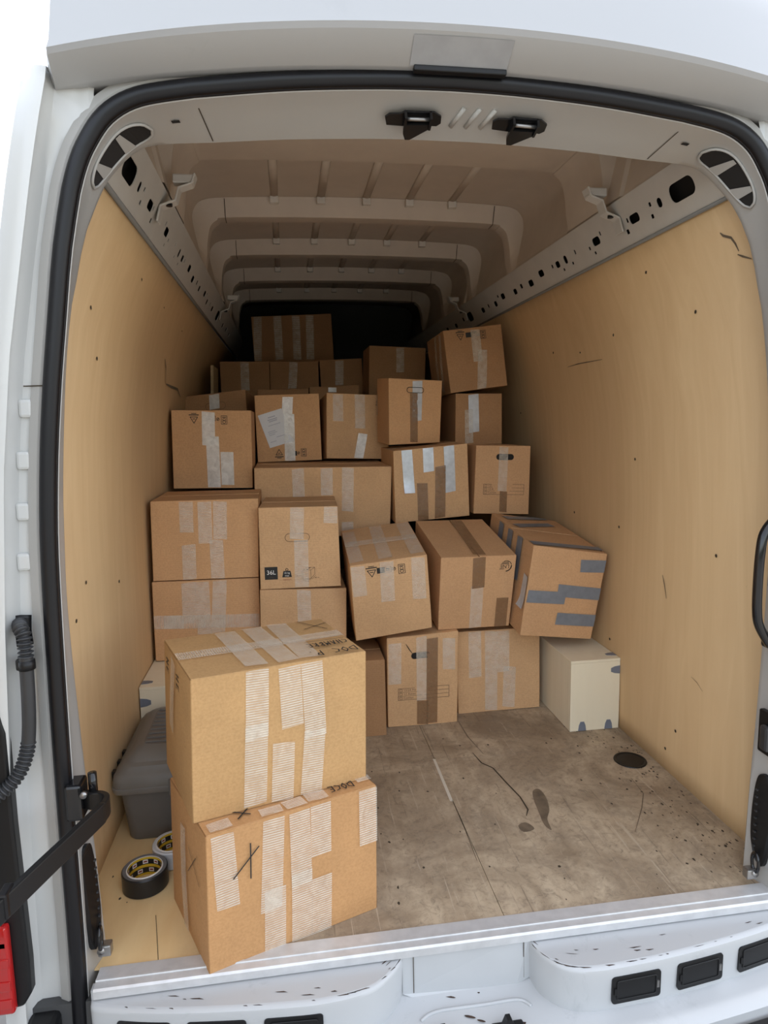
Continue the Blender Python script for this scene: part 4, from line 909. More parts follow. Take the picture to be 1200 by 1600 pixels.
# ------------------------------------------------------------------ cardboard boxes
class Carton:
    def __init__(s, key, label, card=0, bulge=0.003, seam='u', group='moving boxes stacked in the van', proud=True):
        s.c = [Vector(p) for p in BOX[key]]; s.key = key
        base = (s.c[0] + s.c[1] + s.c[4] + s.c[5]) / 4
        s.root = thing('cardboard_box', tuple(base), label, 'box', group)
        rr = random.Random(key)
        s.amp = {k: bulge * rr.uniform(.4, 1.3) for k in 'ftlrb'}
        s.amp['t'] = 0.0
        s.mat = 'card%d' % card; s.n = 0
        s.body(); s.flaps(seam)
    def face(s, k):
        v = s.c
        return {'f': (v[0], v[1], v[2], v[3]), 't': (v[3], v[2], v[6], v[7]), 'l': (v[4], v[0], v[3], v[7]), 'r': (v[1], v[5], v[6], v[2]), 'b': (v[5], v[4], v[7], v[6]), 'd': (v[4], v[5], v[1], v[0])}[k]
    def normal(s, k):
        a = s.face(k); return (a[1] - a[0]).cross(a[3] - a[0]).normalized()
    def P(s, k, u, v, lift=0.0):
        a = s.face(k); q = a[0] * ((1 - u) * (1 - v)) + a[1] * (u * (1 - v)) + a[2] * (u * v) + a[3] * ((1 - u) * v)
        b = s.amp.get(k, 0) * max(0, math.sin(math.pi * min(1, max(0, u)))) * max(0, math.sin(math.pi * min(1, max(0, v)))) if k != 'd' else 0
        return q + s.normal(k) * (b + lift)
    def body(s):
        bm = bmesh.new(); N = 6
        for k in 'flrbd':
            n = N if k != 'd' else 1
            g = [[bm.verts.new(s.P(k, i / n, j / n) - s.root.location) for i in range(n + 1)] for j in range(n + 1)]
            for j in range(n):
                for i in range(n): bm.faces.new((g[j][i], g[j][i + 1], g[j + 1][i + 1], g[j + 1][i]))
        bmesh.ops.remove_doubles(bm, verts=bm.verts, dist=1e-4)
        me = bpy.data.meshes.new('carton_body'); bm.to_mesh(me); bm.free()
        me.materials.append(M[s.mat])
        for p in me.polygons: p.use_smooth = True
        me.set_sharp_from_angle(angle=math.radians(40))
        o = bpy.data.objects.new('carton_body', me); COL.objects.link(o); o.parent = s.root
        bevel(o, .0022, 2, .9); s.body_o = o
    def flaps(s, seam):
        n = s.normal('t'); g = .0022 / (s.c[7] - s.c[3]).length
        lifts = (.0012, .0022)
        for i, (a, b) in enumerate(((0.0, .5 - g), (.5 + g, 1.0))):
            vv = []
            for t in (lifts[i], -.004):
                if seam == 'u': q = ((.003, a + .003), (.997, a + .003), (.997, b - .001), (.003, b - .001))
                else: q = ((a + .003, .003), (b - .001, .003), (b - .001, .997), (a + .003, .997))
                vv += [s.P('t', u, v) + n * t for u, v in q]
            o = mesh_obj('flap', vv, [(0, 1, 2, 3), (7, 6, 5, 4), (0, 4, 5, 1), (1, 5, 6, 2), (2, 6, 7, 3), (3, 7, 4, 0)], s.mat, s.root)
            bevel(o, .001, 1)
    def tape(s, k, pts, width, kind, curl=False):
        s.n += 1; lift = .0010 + .00035 * s.n + (.0022 if k == 't' else 0)
        a = s.face(k); eu = (a[1] - a[0] + a[2] - a[3]) / 2; ev = (a[3] - a[0] + a[2] - a[1]) / 2
        W = [(p[0], p[1]) for p in pts]
        nrm = s.normal(k); v = []; f = []; uv = []; L = 0
        samples = []
        for (u0, v0), (u1, v1) in zip(W, W[1:]):
            m = 8
            for i in range(m + 1):
                if samples and i == 0: continue
                t = i / m; samples.append((u0 + (u1 - u0) * t, v0 + (v1 - v0) * t))
        rr = random.Random(s.key + str(s.n)); skew = rr.uniform(-.12, .12)
        prev = None; C5 = 4
        for i, (u, vv_) in enumerate(samples):
            j0 = samples[max(i - 1, 0)]; j1 = samples[min(i + 1, len(samples) - 1)]
            d = (eu * (j1[0] - j0[0]) + ev * (j1[1] - j0[1])).normalized()
            side = nrm.cross(d).normalized()
            su, sv = side.dot(eu) / eu.length_squared, side.dot(ev) / ev.length_squared
            du, dv = d.dot(eu) / eu.length_squared, d.dot(ev) / ev.length_squared
            if prev is not None: L += ((eu * (u - prev[0])) + (ev * (vv_ - prev[1]))).length
            prev = (u, vv_)
            for q in range(C5 + 1):
                w = (q / C5 - .5) * width
                e = skew * w if i in (0, len(samples) - 1) else 0
                uu = min(.9985, max(.0015, u + su * w + du * e)); v2 = min(.9985, max(.0015, vv_ + sv * w + dv * e))
                wr = rr.uniform(0, .0006)
                if curl and i >= len(samples) - 3:
                    kk = (i - len(samples) + 4) / 3
                    wr += .012 * kk * kk * (1 - q / C5 * .6)
                v.append(s.P(k, uu, v2, lift + wr)); uv.append((w, L + e))
        for i in range(len(samples) - 1):
            for q in range(C5):
                b = i * (C5 + 1) + q; f.append((b, b + 1, b + C5 + 2, b + C5 + 1))
        o = mesh_obj('tape_strip', v, f, 'tape_' + kind, s.root, True, uv)
        # face outward
        me = o.data
        if me.polygons[0].normal.dot(nrm) < 0: me.flip_normals()
        lab = {'c': 'clear packing tape strip', 's2': 'crinkled shiny clear tape strip', 'b': 'brown packing tape strip', 's': 'silver duct tape strip', 'g': 'dark grey duct tape strip'}[kind]
        o['label'] = lab
        return o
    def frame(s, k, u, v, rot=0):
        a = s.face(k); ex = ((a[1] - a[0]) * (1 - v) + (a[2] - a[3]) * v).normalized(); n = s.normal(k)
        ey = n.cross(ex); c, t = math.cos(rot), math.sin(rot)
        return s.P(k, u, v), ex * c + ey * t, ey * c - ex * t, n
    def draw(s, k, u, v, items, rot=0, mat='ink', lift=.0009, name='print', label=None):
        """flat print: items are strokes ('s', pts, width), polygons ('p', pts) and text ('t', string, x, y, size, rot)"""
        o0, ex, ey, n = s.frame(k, u, v, rot); V = []; F = []
        if k == 't': lift += .0022
        put = lambda x, y: o0 + ex * x + ey * y + n * lift
        for it in items:
            if it[0] == 's':
                pts, w = it[1], it[2]
                for a, b in zip(pts, pts[1:]):
                    d = Vector((b[0] - a[0], b[1] - a[1]))
                    if d.length < 1e-6: continue
                    d.normalize(); h = Vector((-d.y, d.x)) * w / 2; e = d * w * .3; i = len(V)
                    V += [put(a[0] + h.x - e.x, a[1] + h.y - e.y), put(a[0] - h.x - e.x, a[1] - h.y - e.y), put(b[0] - h.x + e.x, b[1] - h.y + e.y), put(b[0] + h.x + e.x, b[1] + h.y + e.y)]
                    F.append((i, i + 1, i + 2, i + 3))
            elif it[0] == 'p':
                i = len(V); V += [put(*q) for q in it[1]]; F.append(tuple(range(i, i + len(it[1]))))
            else:
                tv, tf = text_mesh(it[1]); i = len(V); r = it[5] if len(it) > 5 else 0; c, t = math.cos(r), math.sin(r)
                V += [put(it[2] + it[4] * (q[0] * c - q[1] * t), it[3] + it[4] * (q[0] * t + q[1] * c)) for q in tv]
                F += [tuple(i + j for j in p) for p in tf]
        o = mesh_obj(name, V, F, mat, s.root)
        if label: o['label'] = label
        return o
def circ(x, y, r, a0=0, a1=360, n=18): return [(x + r * math.cos(math.radians(a0 + (a1 - a0) * i / n)), y + r * math.sin(math.radians(a0 + (a1 - a0) * i / n))) for i in range(n + 1)]
def rect(x0, y0, x1, y1): return [(x0, y0), (x1, y0), (x1, y1), (x0, y1), (x0, y0)]
LETTER = {'D': [[(0, 0), (.05, 1), (.6, .75), (.7, .35), (0, 0)]], 'O': [[(.35, 1), (.05, .6), (.3, .05), (.65, .45), (.35, 1)]], 'C': [[(.65, .9), (.2, .8), (.05, .35), (.6, .05)]],
          'P': [[(.1, 0), (.15, 1), (.6, .8), (.5, .5), (.12, .45)]], 'H': [[(.05, 1), (.1, 0)], [(.6, 1), (.55, 0)], [(.08, .5), (.6, .5)]], 'A': [[(0, 0), (.35, 1), (.65, 0)], [(.15, .4), (.55, .4)]],
          'M': [[(0, 0), (.1, 1), (.35, .4), (.6, 1), (.7, 0)]], 'B': [[(.1, 0), (.1, 1), (.55, .8), (.15, .52), (.6, .25), (.1, 0)]], 'R': [[(.1, 0), (.12, 1), (.6, .8), (.15, .5), (.65, 0)]],
          'E': [[(.6, .95), (.1, .9), (.1, .05), (.65, .0)], [(.1, .5), (.5, .5)]], '.': [[(.2, .05), (.3, .05)]], ' ': [], 'N': [[(.05, 0), (.05, 1), (.6, 0), (.6, 1)]], 'I': [[(.3, 0), (.3, 1)]]}
def hand(txt, h, w, adv, sw, x0=0, y0=0):
    out = []
    for i, ch in enumerate(txt):
        for st in LETTER[ch]: out.append(('s', [(x0 + i * adv + p[0] * w, y0 + p[1] * h) for p in st], sw))
    return out
def care(b, name, flip=True, sc=1.0, show=(1, 1, 1, 1)):
    """row of shipping marks: recycling triangle, black block with text, round mark, boxed pictogram"""
    pts = MARK[name]; r = math.pi if flip else 0
    u, v = pts[0]
    q = .0165 * sc
    tri = [(0, q), (-q * .95, -q * .6), (q * .95, -q * .6)]
    b.draw('f', u, v, [('s', tri + [tri[0]], .0028 * sc), ('s', [(-q * .3, -q * .1), (q * .3, -q * .1)], .003), ('s', [(-q * 1.2, -q * 1.15), (q * 1.2, -q * 1.15)], .004), ('s', [(-q * .6, -q * 1.5), (q * .6, -q * 1.5)], .003)], r, name='print')
    u, v = pts[1]
    w, h = .026 * sc, .0105 * sc
    b.draw('f', u, v, [('p', [(-w * .1, -h), (w, -h), (w, h), (-w * .1, h)]), ('s', rect(-w, -h, w, h), .0018), ('s', [(-w * .75, h * .4), (-w * .25, h * .4)], .003), ('s', [(-w * .75, -h * .3), (-w * .3, -h * .3)], .003), ('s', circ(-w * .5, 0, h * .6), .0015)], r, name='print')
    u, v = pts[-1]
    w, h = .012 * sc, .018 * sc
    b.draw('f', u, v, [('s', rect(-w, -h, w, h), .0020), ('s', circ(0, h * .45, w * .55), .0022), ('s', circ(0, -h * .1, w * .5), .0018), ('s', [(-w * .6, -h * .65), (w * .6, -h * .65)], .003)], r, name='print')
    if len(pts) > 3:
        u, v = pts[2]; b.draw('f', u, v, [('s', circ(0, 0, .0065), .002), ('s', [(-.002, -.003), (.002, .003)], .003)], r, name='print')
    else:
        u = (pts[1][0] * .42 + pts[2][0] * .58); v = (pts[1][1] + pts[2][1]) / 2
        b.draw('f', u, v, [('s', circ(0, 0, .0060), .002), ('s', [(-.002, -.003), (.002, .003)], .003)], r, name='print')
def lne(b, name, sc=1.0):
    u, v = MARK[name][0]
    R = .023 * sc
    b.draw('f', u, v, [('s', circ(0, 0, R, 95, 185), .0042 * sc), ('s', circ(0, 0, R, 195, 300), .0026 * sc), ('t', 'LNE', R * .25, R * .05, R * 1.0), ('s', [(-R * .5, -R * .45), (R * .9, -R * .45)], .003), ('s', [(-R * .4, -R * .7), (R * .8, -R * .7)], .0025), ('s', [(R * .3, R * .55), (R * 1.2, R * .55)], .002)], math.pi, name='print', label='round certification mark printed upside down')
def table(b, name, lines):
    p = MARK[name]; a, c = p[0], p[2]
    f0 = b.face('f'); wd = (f0[1] - f0[0]).length * (p[1][0] - p[0][0]); ht = (f0[3] - f0[0]).length * (p[3][1] - p[0][1])
    it = [('s', rect(0, 0, wd, ht), .0016)]
    for i in (1, 2): it.append(('s', [(0, ht * i / 3), (wd, ht * i / 3)], .0013))
    q = ht / 3 * .3
    for i, tx in enumerate(lines):
        y = ht * (2.5 - i) / 3
        it.append(('s', rect(.006, y - q, .006 + 2 * q, y + q), .0013))
        tv, _ = text_mesh(tx); w = max(t[0] for t in tv) * 2 * .013
        it.append(('t', tx, .012 + 2 * q + w / 2, y, .013))
    b.draw('f', p[0][0], p[0][1], it, 0, 'ink_soft', name='print', label='printed tick-box table')
def hole(b, k, u, v, w, h, ring=False):
    o0, ex, ey, n = b.frame(k, u, v)
    lp = rrect(0, 0, w, h, h / 2 - .0005, 5)
    if ring:
        return b.draw(k, u, v, [('s', lp + [lp[0]], .0026 if b.key == 'H' else .0016)], 0, 'ink' if b.key == 'H' else 'ink_soft', lift=.003 if b.key == 'H' else .0009, name='handle_perforation')
    pts = [o0 + ex * x + ey * y + n * .0012 for x, y in lp]; inn = [p - n * .0007 for p in pts]
    o = mesh_obj('handle_hole', pts, [tuple(range(len(pts)))], 'hole', b.root)
    return o

LABELS = {
 'P': ('large brown cardboard box taped with ribbed clear strips, top of the two nearest boxes', 4),
 'Q': ('brown cardboard box marked with a black cross, standing on the sill under another box', 5),
 'N': ('low plain cardboard box on the floor partly hidden behind the nearest pair', 3),
 'A': ('cardboard box with torn handle hole and tick-box table standing on the floor', 2),
 'B': ('wide cardboard box with four clear tape strips on the floor beside the wooden wheel box', 2),
 '7': ('wide cardboard box with a horizontal tape band on the left wheel box', 1),
 '5': ('wide cardboard box by the left wall on top of the banded box', 1),
 '6': ('cardboard box printed 36L with a weight symbol', 2),
 '8': ('cardboard box directly under the 36L box', 2),
 'C': ('leaning cardboard box with three tape strips and shipping marks beside the 36L box', 2),
 'D': ('plain cardboard box with upside-down round mark between two leaning boxes', 0),
 'E': ('tilted cardboard box wrapped in grey duct tape against the right wall', 0),
 'F': ('cardboard box with three peeling silver tape strips above the middle', 2),
 'G': ('cardboard box with oval handle hole and printed table by the right wall', 0),
 '4': ('very wide cardboard box in the middle carrying two smaller boxes', 2),
 '1': ('cardboard box with crinkled tape and upside-down marks by the left wall', 1),
 '2': ('cardboard box with a slanted white paper taped to its front', 1),
 '3': ('cardboard box with short tape strips and round mark right of the paper-labelled box', 2),
 'H': ('narrow cardboard box with one silver tape strip and handle slot', 1),
 'I': ('cardboard box with silver tape under the topmost right box', 3),
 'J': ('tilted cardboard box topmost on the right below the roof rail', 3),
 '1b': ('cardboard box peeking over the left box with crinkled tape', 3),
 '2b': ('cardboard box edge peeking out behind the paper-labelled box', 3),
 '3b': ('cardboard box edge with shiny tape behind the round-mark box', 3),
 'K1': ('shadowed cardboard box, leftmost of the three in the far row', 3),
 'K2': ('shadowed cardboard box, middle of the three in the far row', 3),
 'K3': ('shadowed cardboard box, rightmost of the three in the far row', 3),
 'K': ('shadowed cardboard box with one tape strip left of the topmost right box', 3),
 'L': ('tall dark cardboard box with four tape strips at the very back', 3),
}
CT = {}
for key, (lab, card) in LABELS.items():
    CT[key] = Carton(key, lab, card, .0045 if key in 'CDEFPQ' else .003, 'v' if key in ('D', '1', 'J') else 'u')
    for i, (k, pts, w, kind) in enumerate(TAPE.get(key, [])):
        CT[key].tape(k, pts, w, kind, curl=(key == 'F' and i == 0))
for u, kind in ((.30, 'g'), (.52, 'g'), (.74, 'g')): CT['E'].tape('l', [(u, .995), (u + .02, .52)], .05, kind)
CT['E'].tape('l', [(.965, .66), (.95, .30)], .04, 's', curl=True)
care(CT['1'], 'm1'); care(CT['C'], 'mC'); care(CT['J'], 'mJ'); care(CT['2'], 'm2', False)
lne(CT['3'], 'lne3'); lne(CT['D'], 'lneD', .95)
table(CT['G'], 'tabG', ['12/24 Mo', '12 Assiet', 'Conten']); table(CT['A'], 'tabA', ['12/24 Mo', '12 Assiet', 'Conten'])
hole(CT['G'], 'f', *MARK['holeG'][0], .082, .027); hole(CT['A'], 'f', *MARK['holeA'][0], .075, .026)
hole(CT['H'], 'f', *MARK['holeH'][0], .080, .024, True); hole(CT['6'], 'f', *MARK['hole6'][0], .09, .03, True)
hole(CT['1b'], 'f', .5, .78, .10, .035, True)
a, bq = MARK['tearA']
fA = CT['A']; pa = [fA.P('f', *q, .0014) for q in (a, ((a[0] + bq[0]) / 2 - .005, (a[1] + bq[1]) / 2), bq)]
ribbon('tear', pa, .004, 'crack', fA.root, fA.normal('f'), .0006)
# paper on box 2
b2 = CT['2']; pq = [b2.P('f', *q, .0025) for q in MARK['paper']]
pp_ = mesh_obj('paper_sheet', pq + [p - b2.normal('f') * .0008 for p in pq], [(0, 1, 2, 3), (7, 6, 5, 4), (0, 4, 5, 1), (1, 5, 6, 2), (2, 6, 7, 3), (3, 7, 4, 0)], 'paper', b2.root)
pp_['label'] = 'slanted white printed sheet'
M['grey_ink'] = flat_mat('pale grey ink', (0.48, 0.48, 0.52), 0.7)
V = []
for i, (t, a0, a1) in enumerate(((.85, .35, .65), (.78, .3, .7), (.73, .33, .67), (.62, .25, .75), (.45, .15, .45), (.40, .15, .5), (.35, .15, .4), (.25, .4, .8), (.15, .1, .35))):
    L_ = pq[0].lerp(pq[3], t); R_ = pq[1].lerp(pq[2], t)
    ribbon('paper_print', [L_.lerp(R_, a0), L_.lerp(R_, a1)], .005 if i in (0, 1, 2) else .003, 'grey_ink', b2.root, b2.normal('f'), .0006, False)
# 36L box print
b6 = CT['6']; q = MARK['s36']; cu = (q[0][0] + q[2][0]) / 2; cv = (q[0][1] + q[2][1]) / 2
b6.draw('f', cu, cv, [('p', [(-.024, -.024), (.024, -.024), (.024, .024), (-.024, .024)])], 0, name='print', label='black square')
b6.draw('f', cu, cv, [('t', '36L', 0, .002, .023)], 0, 'white_print', .0014, label='white lettering 36L')
b6.draw('f', cu, cv, [('t', 'LITRES', 0, -.016, .006)], 0, 'ink_soft', .0014)
w = MARK['w36']; wu, wv = w[0]
b6.draw('f', wu, wv + .022, [('p', [(-.018, -.012), (.018, -.012), (.013, .012), (-.013, .012)]), ('s', circ(0, .0165, .0045), .0022)], 0, label='black weight symbol')
b6.draw('f', wu, wv + .022, [('t', '15 kg', 0, .004, .0095), ('t', 'max', 0, -.006, .0095)], 0, 'white_print', .0014)
b6.draw('f', wu, wv - .048, [('t', 'maximum', 0, 0, .008)], 0, 'ink_red')
bw = MARK['b36']; bu, bv = bw[0]
s_, d1, d2 = .030, .015, .017
cube = [('s', rect(0, 0, s_, s_ * 1.08), .0013), ('s', [(0, s_ * 1.08), (d1, s_ * 1.08 + d2 * .6), (s_ + d1, s_ * 1.08 + d2 * .6), (s_, s_ * 1.08)], .0013), ('s', [(s_, 0), (s_ + d1, d2), (s_ + d1, s_ * 1.08 + d2 * .6)], .0013),
        ('s', [(s_ * .45, s_ * 1.08), (s_ * .45 + d1, s_ * 1.08 + d2 * .6)], .003), ('s', [(-.004, 0), (-.004, s_)], .001), ('s', [(0, -.004), (s_, -.004)], .001), ('s', [(s_ + .004, -.002), (s_ + d1 + .003, d2 * .7)], .001),
        ('t', '30 cm', -.015, s_ * .4, .007), ('t', '30 cm', s_ * .45, -.010, .007), ('t', '40 cm', s_ + d1 + .008, .003, .007)]
b6.draw('f', bu, bv, cube, 0, 'ink_soft', label='printed box drawing with dimensions')
# handwriting on the two nearest boxes
bp, bq_ = CT['P'], CT['Q']
u0, v0 = MARK['docP'][0]
bp.draw('t', u0, v0, hand('DOC P.', .032, .023, .021, .0032), math.pi, lift=.0068, name='handwriting', label='black marker writing DOC P.')
u0, v0 = MARK['docP'][2]
bp.draw('t', min(u0, .955), v0, hand('CHAMBRE', .028, .0145, .0150, .0030) + [('s', [(0, -.010), (.10, -.014)], .0022)], math.pi, lift=.0068, name='handwriting', label='underlined black marker writing CHAMBRE')
def cross(b, k, pts, w=.0025, lift=.0035):
    n = b.normal(k)
    P = [b.P(k, min(.99, q[0]), min(.99, q[1])) for q in pts]
    V = []; F = []
    for a, c in ((0, 1), (2, 3)):
        d = (P[c] - P[a]).normalized(); s = n.cross(d) * w / 2; i = len(V)
        V += [P[a] + s + n * lift, P[a] - s + n * lift, P[c] - s + n * lift, P[c] + s + n * lift]; F.append((i, i + 1, i + 2, i + 3))
    return mesh_obj('handwriting', V, F, 'ink', b.root)
cross(bp, 't', MARK['xP'], lift=.0055); cross(bq_, 't', MARK['xQt'], .004, .0055)
x = MARK['xQ']; cross(bq_, 'f', [x[0], x[1], x[2], x[4]], .003, .005)
x = MARK['xQl']; cross(bq_, 'l', [x[0], x[1], x[2], x[4]], .002, .003)
u0, v0 = MARK['docQ'][0]
bq_.draw('t', u0, v0 + .02, hand('DOCE', .026, .018, .016, .003), math.pi, lift=.004, name='handwriting', label='black marker writing')
for (u, v), t in zip(MARK['lP'], ('NE', 'HE')):
    bp.draw('l', u, v, hand(t, .03, .02, .022, .003, -.02, -.02), -math.pi / 2, name='print')
# ------------------------------------------------------------------ wooden wheel-arch boxes
def wheel_box(s, h, label):
    x0, x1 = (.686, .884) if s > 0 else (-.882, -.686)
    y0, y1 = .914, 2.0
    r = thing('wheel_box', ((x0 + x1) / 2, (y0 + y1) / 2, 0), label, 'wheel box', 'plywood wheel boxes')
    box('front_panel', x0, x1, y0, y0 + .012, .0008, h - .0105, 'wood', r, .001)
    xi = x0 if s > 0 else x1
    box('side_panel', min(xi, xi + s * .012), max(xi, xi + s * .012), y0 + .0125, y1, .0008, h - .0105, 'wood', r, .001)
    box('top_panel', x0 - (.001 if s > 0 else 0), x1 + (.001 if s < 0 else 0), y0 - .001, y1, h - .010, h, 'wood', r, .001)
    def tab(c, ex, ey, n, name='corner_plate'):
        pts = [(-.016, 0), (.016, 0), (.013, .022), (.007, .036), (-.007, .036), (-.013, .022)]
        c, ex, ey, n = Vector(c), Vector(ex), Vector(ey), Vector(n)
        vv = [c + ex * a + ey * b + n * t for t in (.0016, .0) for a, b in pts]; k = 6
        mesh_obj(name, vv, [tuple(range(k))] + [(j, k + j, k + (j + 1) % k, (j + 1) % k) for j in range(k)], 'bracket_grey', r)
    if s > 0:
        tab((.735, y0, .002), (1, 0, 0), (0, 0, 1), (0, -1, 0)); tab((.842, y0, .002), (1, 0, 0), (0, 0, 1), (0, -1, 0))
        tab((x1 - .001, y0, h - .045), (0, 0, 1), (-1, 0, 0), (0, -1, 0)); tab((x1 - .001, y0 + .045, h), (0, 1, 0), (-1, 0, 0), (0, 0, 1))
    else:
        tab((x0 + .001, y0, h - .055), (0, 0, -1), (1, 0, 0), (0, -1, 0)); tab((x0 + .001, y0 + .045, h), (0, 1, 0), (1, 0, 0), (0, 0, 1))
    return r
wheel_box(1, .282, 'pale plywood wheel box with blue-grey corner plates by the right wall')
wheel_box(-1, .301, 'pale plywood wheel box by the left wall behind the grey tub')

# ------------------------------------------------------------------ grey storage tub with lid
tub = thing('storage_tub', (-.665, .68, 0), 'dark grey plastic storage tub with ribbed lid beside the left wall', 'tub')
def rr_row(cx, cy, w, d, z, r): return [(x, y, z) for x, y in rrect(cx, cy, w, d, r, 4)]
cx, cy = -.665, .685
rows = [rr_row(cx, cy, w, d, z, r) for w, d, z, r in ((.355, .36, .001, .03), (.36, .366, .006, .03), (.385, .395, .150, .03), (.388, .398, .158, .03))]
b_ = loft('tub_body', rows, 'bin', tub, True, True)
bt = mesh_obj('tub_base', rows[0], [tuple(range(len(rows[0])))[::-1]], 'bin', tub)
lr = [rr_row(cx, cy, w, d, z, r) for w, d, z, r in ((.395, .405, .158, .03), (.418, .428, .160, .03), (.424, .434, .168, .032), (.424, .434, .176, .032), (.420, .430, .178, .032), (.422, .432, .181, .032), (.416, .426, .205, .034), (.400, .410, .216, .034), (.388, .398, .219, .034), (.376, .386, .232, .036), (.352, .360, .238, .036))]
lid = loft('lid', lr, 'bin_lid', tub, True, True)
# raised lid crown: higher towards the middle, ribbed
crown = [rr_row(cx, cy, w, d, z, r) for w, d, z, r in ((.352, .360, .238, .036), (.34, .345, .247, .034), (.30, .29, .262, .03), (.27, .26, .266, .03))]
cr = loft('lid_crown', crown, 'bin_lid', lid, True, True)
mesh_obj('crown_top', crown[-1], [tuple(range(len(crown[-1])))], 'bin', lid)
for i in range(9):
    y = cy - .112 + i * .028
    box('lid_rib', cx - .13, cx + .13, y - .006, y + .006, .264, .2695, 'bin', lid, .002)
for y in (.52, .58, .64):
    box('lid_clip', cx - .214, cx - .196, y - .010, y + .010, .183, .212, 'black', lid, .002)
box('lid_latch', cx - .05, cx + .05, cy - .226, cy - .212, .150, .200, 'bin', lid, .004)

# ------------------------------------------------------------------ rolls of tape
def roll(x, y, R, r, h, outer, side, label, name='tape_roll'):
    t = thing(name, (x, y, 0), label, 'tape roll', 'rolls of adhesive tape on the floor'); N = 48
    ring = lambda q, z: [(x + q * math.cos(2 * math.pi * i / N), y + q * math.sin(2 * math.pi * i / N), z) for i in range(N)]
    loft('tape_winding', [ring(r + .002, .001), ring(R - .002, .001), ring(R, .003), ring(R, h - .003), ring(R - .003, h)], outer, t, True, True)
    loft('winding_side', [ring(R - .003, h), ring(R - .010, h - .0005), ring(r + .003, h - .001)], side, t, True, True)
    core = loft('cardboard_core', [ring(r + .003, h - .001), ring(r + .002, h + .001), ring(r, h + .001), ring(r, .001)], 'white_print', t, True, True)
    # printed bands inside the core
    def band(z0, z1, a0, a1, mat, e=.0006, nm='core_print'):
        n = max(2, int((a1 - a0) / 7.5)); rr = r - e; vv = []
        for i in range(n + 1):
            a = math.radians(a0 + (a1 - a0) * i / n); vv += [(x + rr * math.cos(a), y + rr * math.sin(a), z0), (x + rr * math.cos(a), y + rr * math.sin(a), z1)]
        mesh_obj(nm, vv, [(2 * i, 2 * i + 1, 2 * i + 3, 2 * i + 2) for i in range(n)], mat, core)
    band(.002, h, 0, 360, 'black_tape')
    for z in (h * .05, h * .52, h * .97): band(z - .004, z + .004 if z + .004 < h else h, 0, 360, 'yellow', .0010)
    for row, z in enumerate((h * .28, h * .76)):
        for i in range(9):
            a = i * 40 + row * 20
            band(z - .0055, z + .0055, a - 9, a + 9, 'white_print', .0012)
            band(z - .0022, z + .0022, a - 6, a + 6, 'ink_red', .0015)
    return t
roll(-.756, .302, .058, .043, .050, 'black_tape', 'tape_side', 'roll of black tape with yellow printed core lying on the floor')
roll(-.700, .402, .056, .043, .050, 'white_tape', 'white_tape', 'roll of white tape half hidden behind the nearest boxes')

# ------------------------------------------------------------------ floor cap, lashing rings
cap_ = thing('round_cover', (.803, .675, 0), 'round black plastic cover in the floor by the right wall', 'cover')
N = 32
ring = lambda q, z: [(.803 + q * math.cos(2 * math.pi * i / N), .675 + q * math.sin(2 * math.pi * i / N), z) for i in range(N)]
loft('cap_rim', [ring(.056, .0006), ring(.055, .003), ring(.050, .0035), ring(.046, .0012)], 'black', cap_, True, True)
mesh_obj('cap_disc', ring(.046, .0012), [tuple(range(N))], 'rubber', cap_)
def lash(x, y, z, s, label):
    t = thing('lashing_ring', (x, y, z - .05), label, 'lashing ring', 'load lashing rings')
    loop = [(x + .006 * s * math.cos(a) * .3, y - .004 + .014 * math.cos(a), z + .025 * math.sin(a)) for a in [2 * math.pi * k / 20 for k in range(20)]]
    tube('ring', loop, .0042, 'gloss_black', t, seg=8, closed=True)
    box('bracket', x - .008 - (.012 if s > 0 else 0), x + .008 + (.012 if s < 0 else 0), y - .006, y + .016, z - .046, z - .020, 'steel', t, .003)
    vv, ff = tube_vf([(x, y - .010, z - .030), (x, y + .004, z - .030)], .008, 10)
    mesh_obj('bolt', vv, ff, 'steel', t, True)
lash(-.792, .03, .082, -1, 'black lashing ring at the bottom of the left door jamb')
lash(.786, .03, .070, 1, 'black lashing ring at the bottom of the right door jamb')

# ------------------------------------------------------------------ jamb fittings
def jamb_pad(s, label):
    pts = [(.06, .016), (.10, .008), (.18, .004), (.25, .010), (.295, .022), (.285, .048), (.22, .058), (.13, .056), (.08, .040), (.06, .022)]
    P = catmull([(z, y, 0) for z, y in pts], 5, True)
    vv = []
    for d in (0, .010):
        vv += [(s * (.8045 + .010 * (p.x - .06) / .235 + .020 * max(0, .03 - p.y) / .03 - d), p.y + .008, p.x) for p in P]
    k = len(P)
    o = mesh_obj('jamb_pad', vv, [tuple(range(k, 2 * k))[::1 if s > 0 else -1]] + [(j, (j + 1) % k, k + (j + 1) % k, k + j) for j in range(k)], 'black')
    tag(o, label, 'rubber pad', 'jamb rubber pads')
    for i in range(9):
        z = .10 + i * .019
        box('stud', s * .797 - .002, s * .797 + .002, .046, .052, z - .002, z + .002, 'conduit', o)
jamb_pad(-1, 'long black rubber pad low on the left door jamb')
jamb_pad(1, 'long black rubber pad low on the right door jamb')
# grab handle on the right jamb
gh = thing('grab_handle', (.775, .02, .64), 'black plastic grab handle on the right door jamb', 'handle')
loop = catmull([(.792, .030, .640), (.756, .022, .690), (.744, .018, .730), (.742, .018, .800), (.744, .018, .870), (.754, .022, .915), (.785, .030, .945), (.822, .034, .950), (.826, .034, .63)], 6)
tube('grip', loop, .011, 'gloss_black', gh, seg=12)
for z in (.645, .945): box('mount', .79, .835, .02, .06, z - .018, z + .018, 'black', gh, .006)
lr_ = thing('door_catch', (.80, .02, .37), 'black door catch on the right door jamb', 'catch')
box('catch_plate', .790, .806, .0, .05, .36, .47, 'black', lr_, .004)
box('catch_block', .776, .794, .0, .03, .375, .44, 'conduit', lr_, .008)

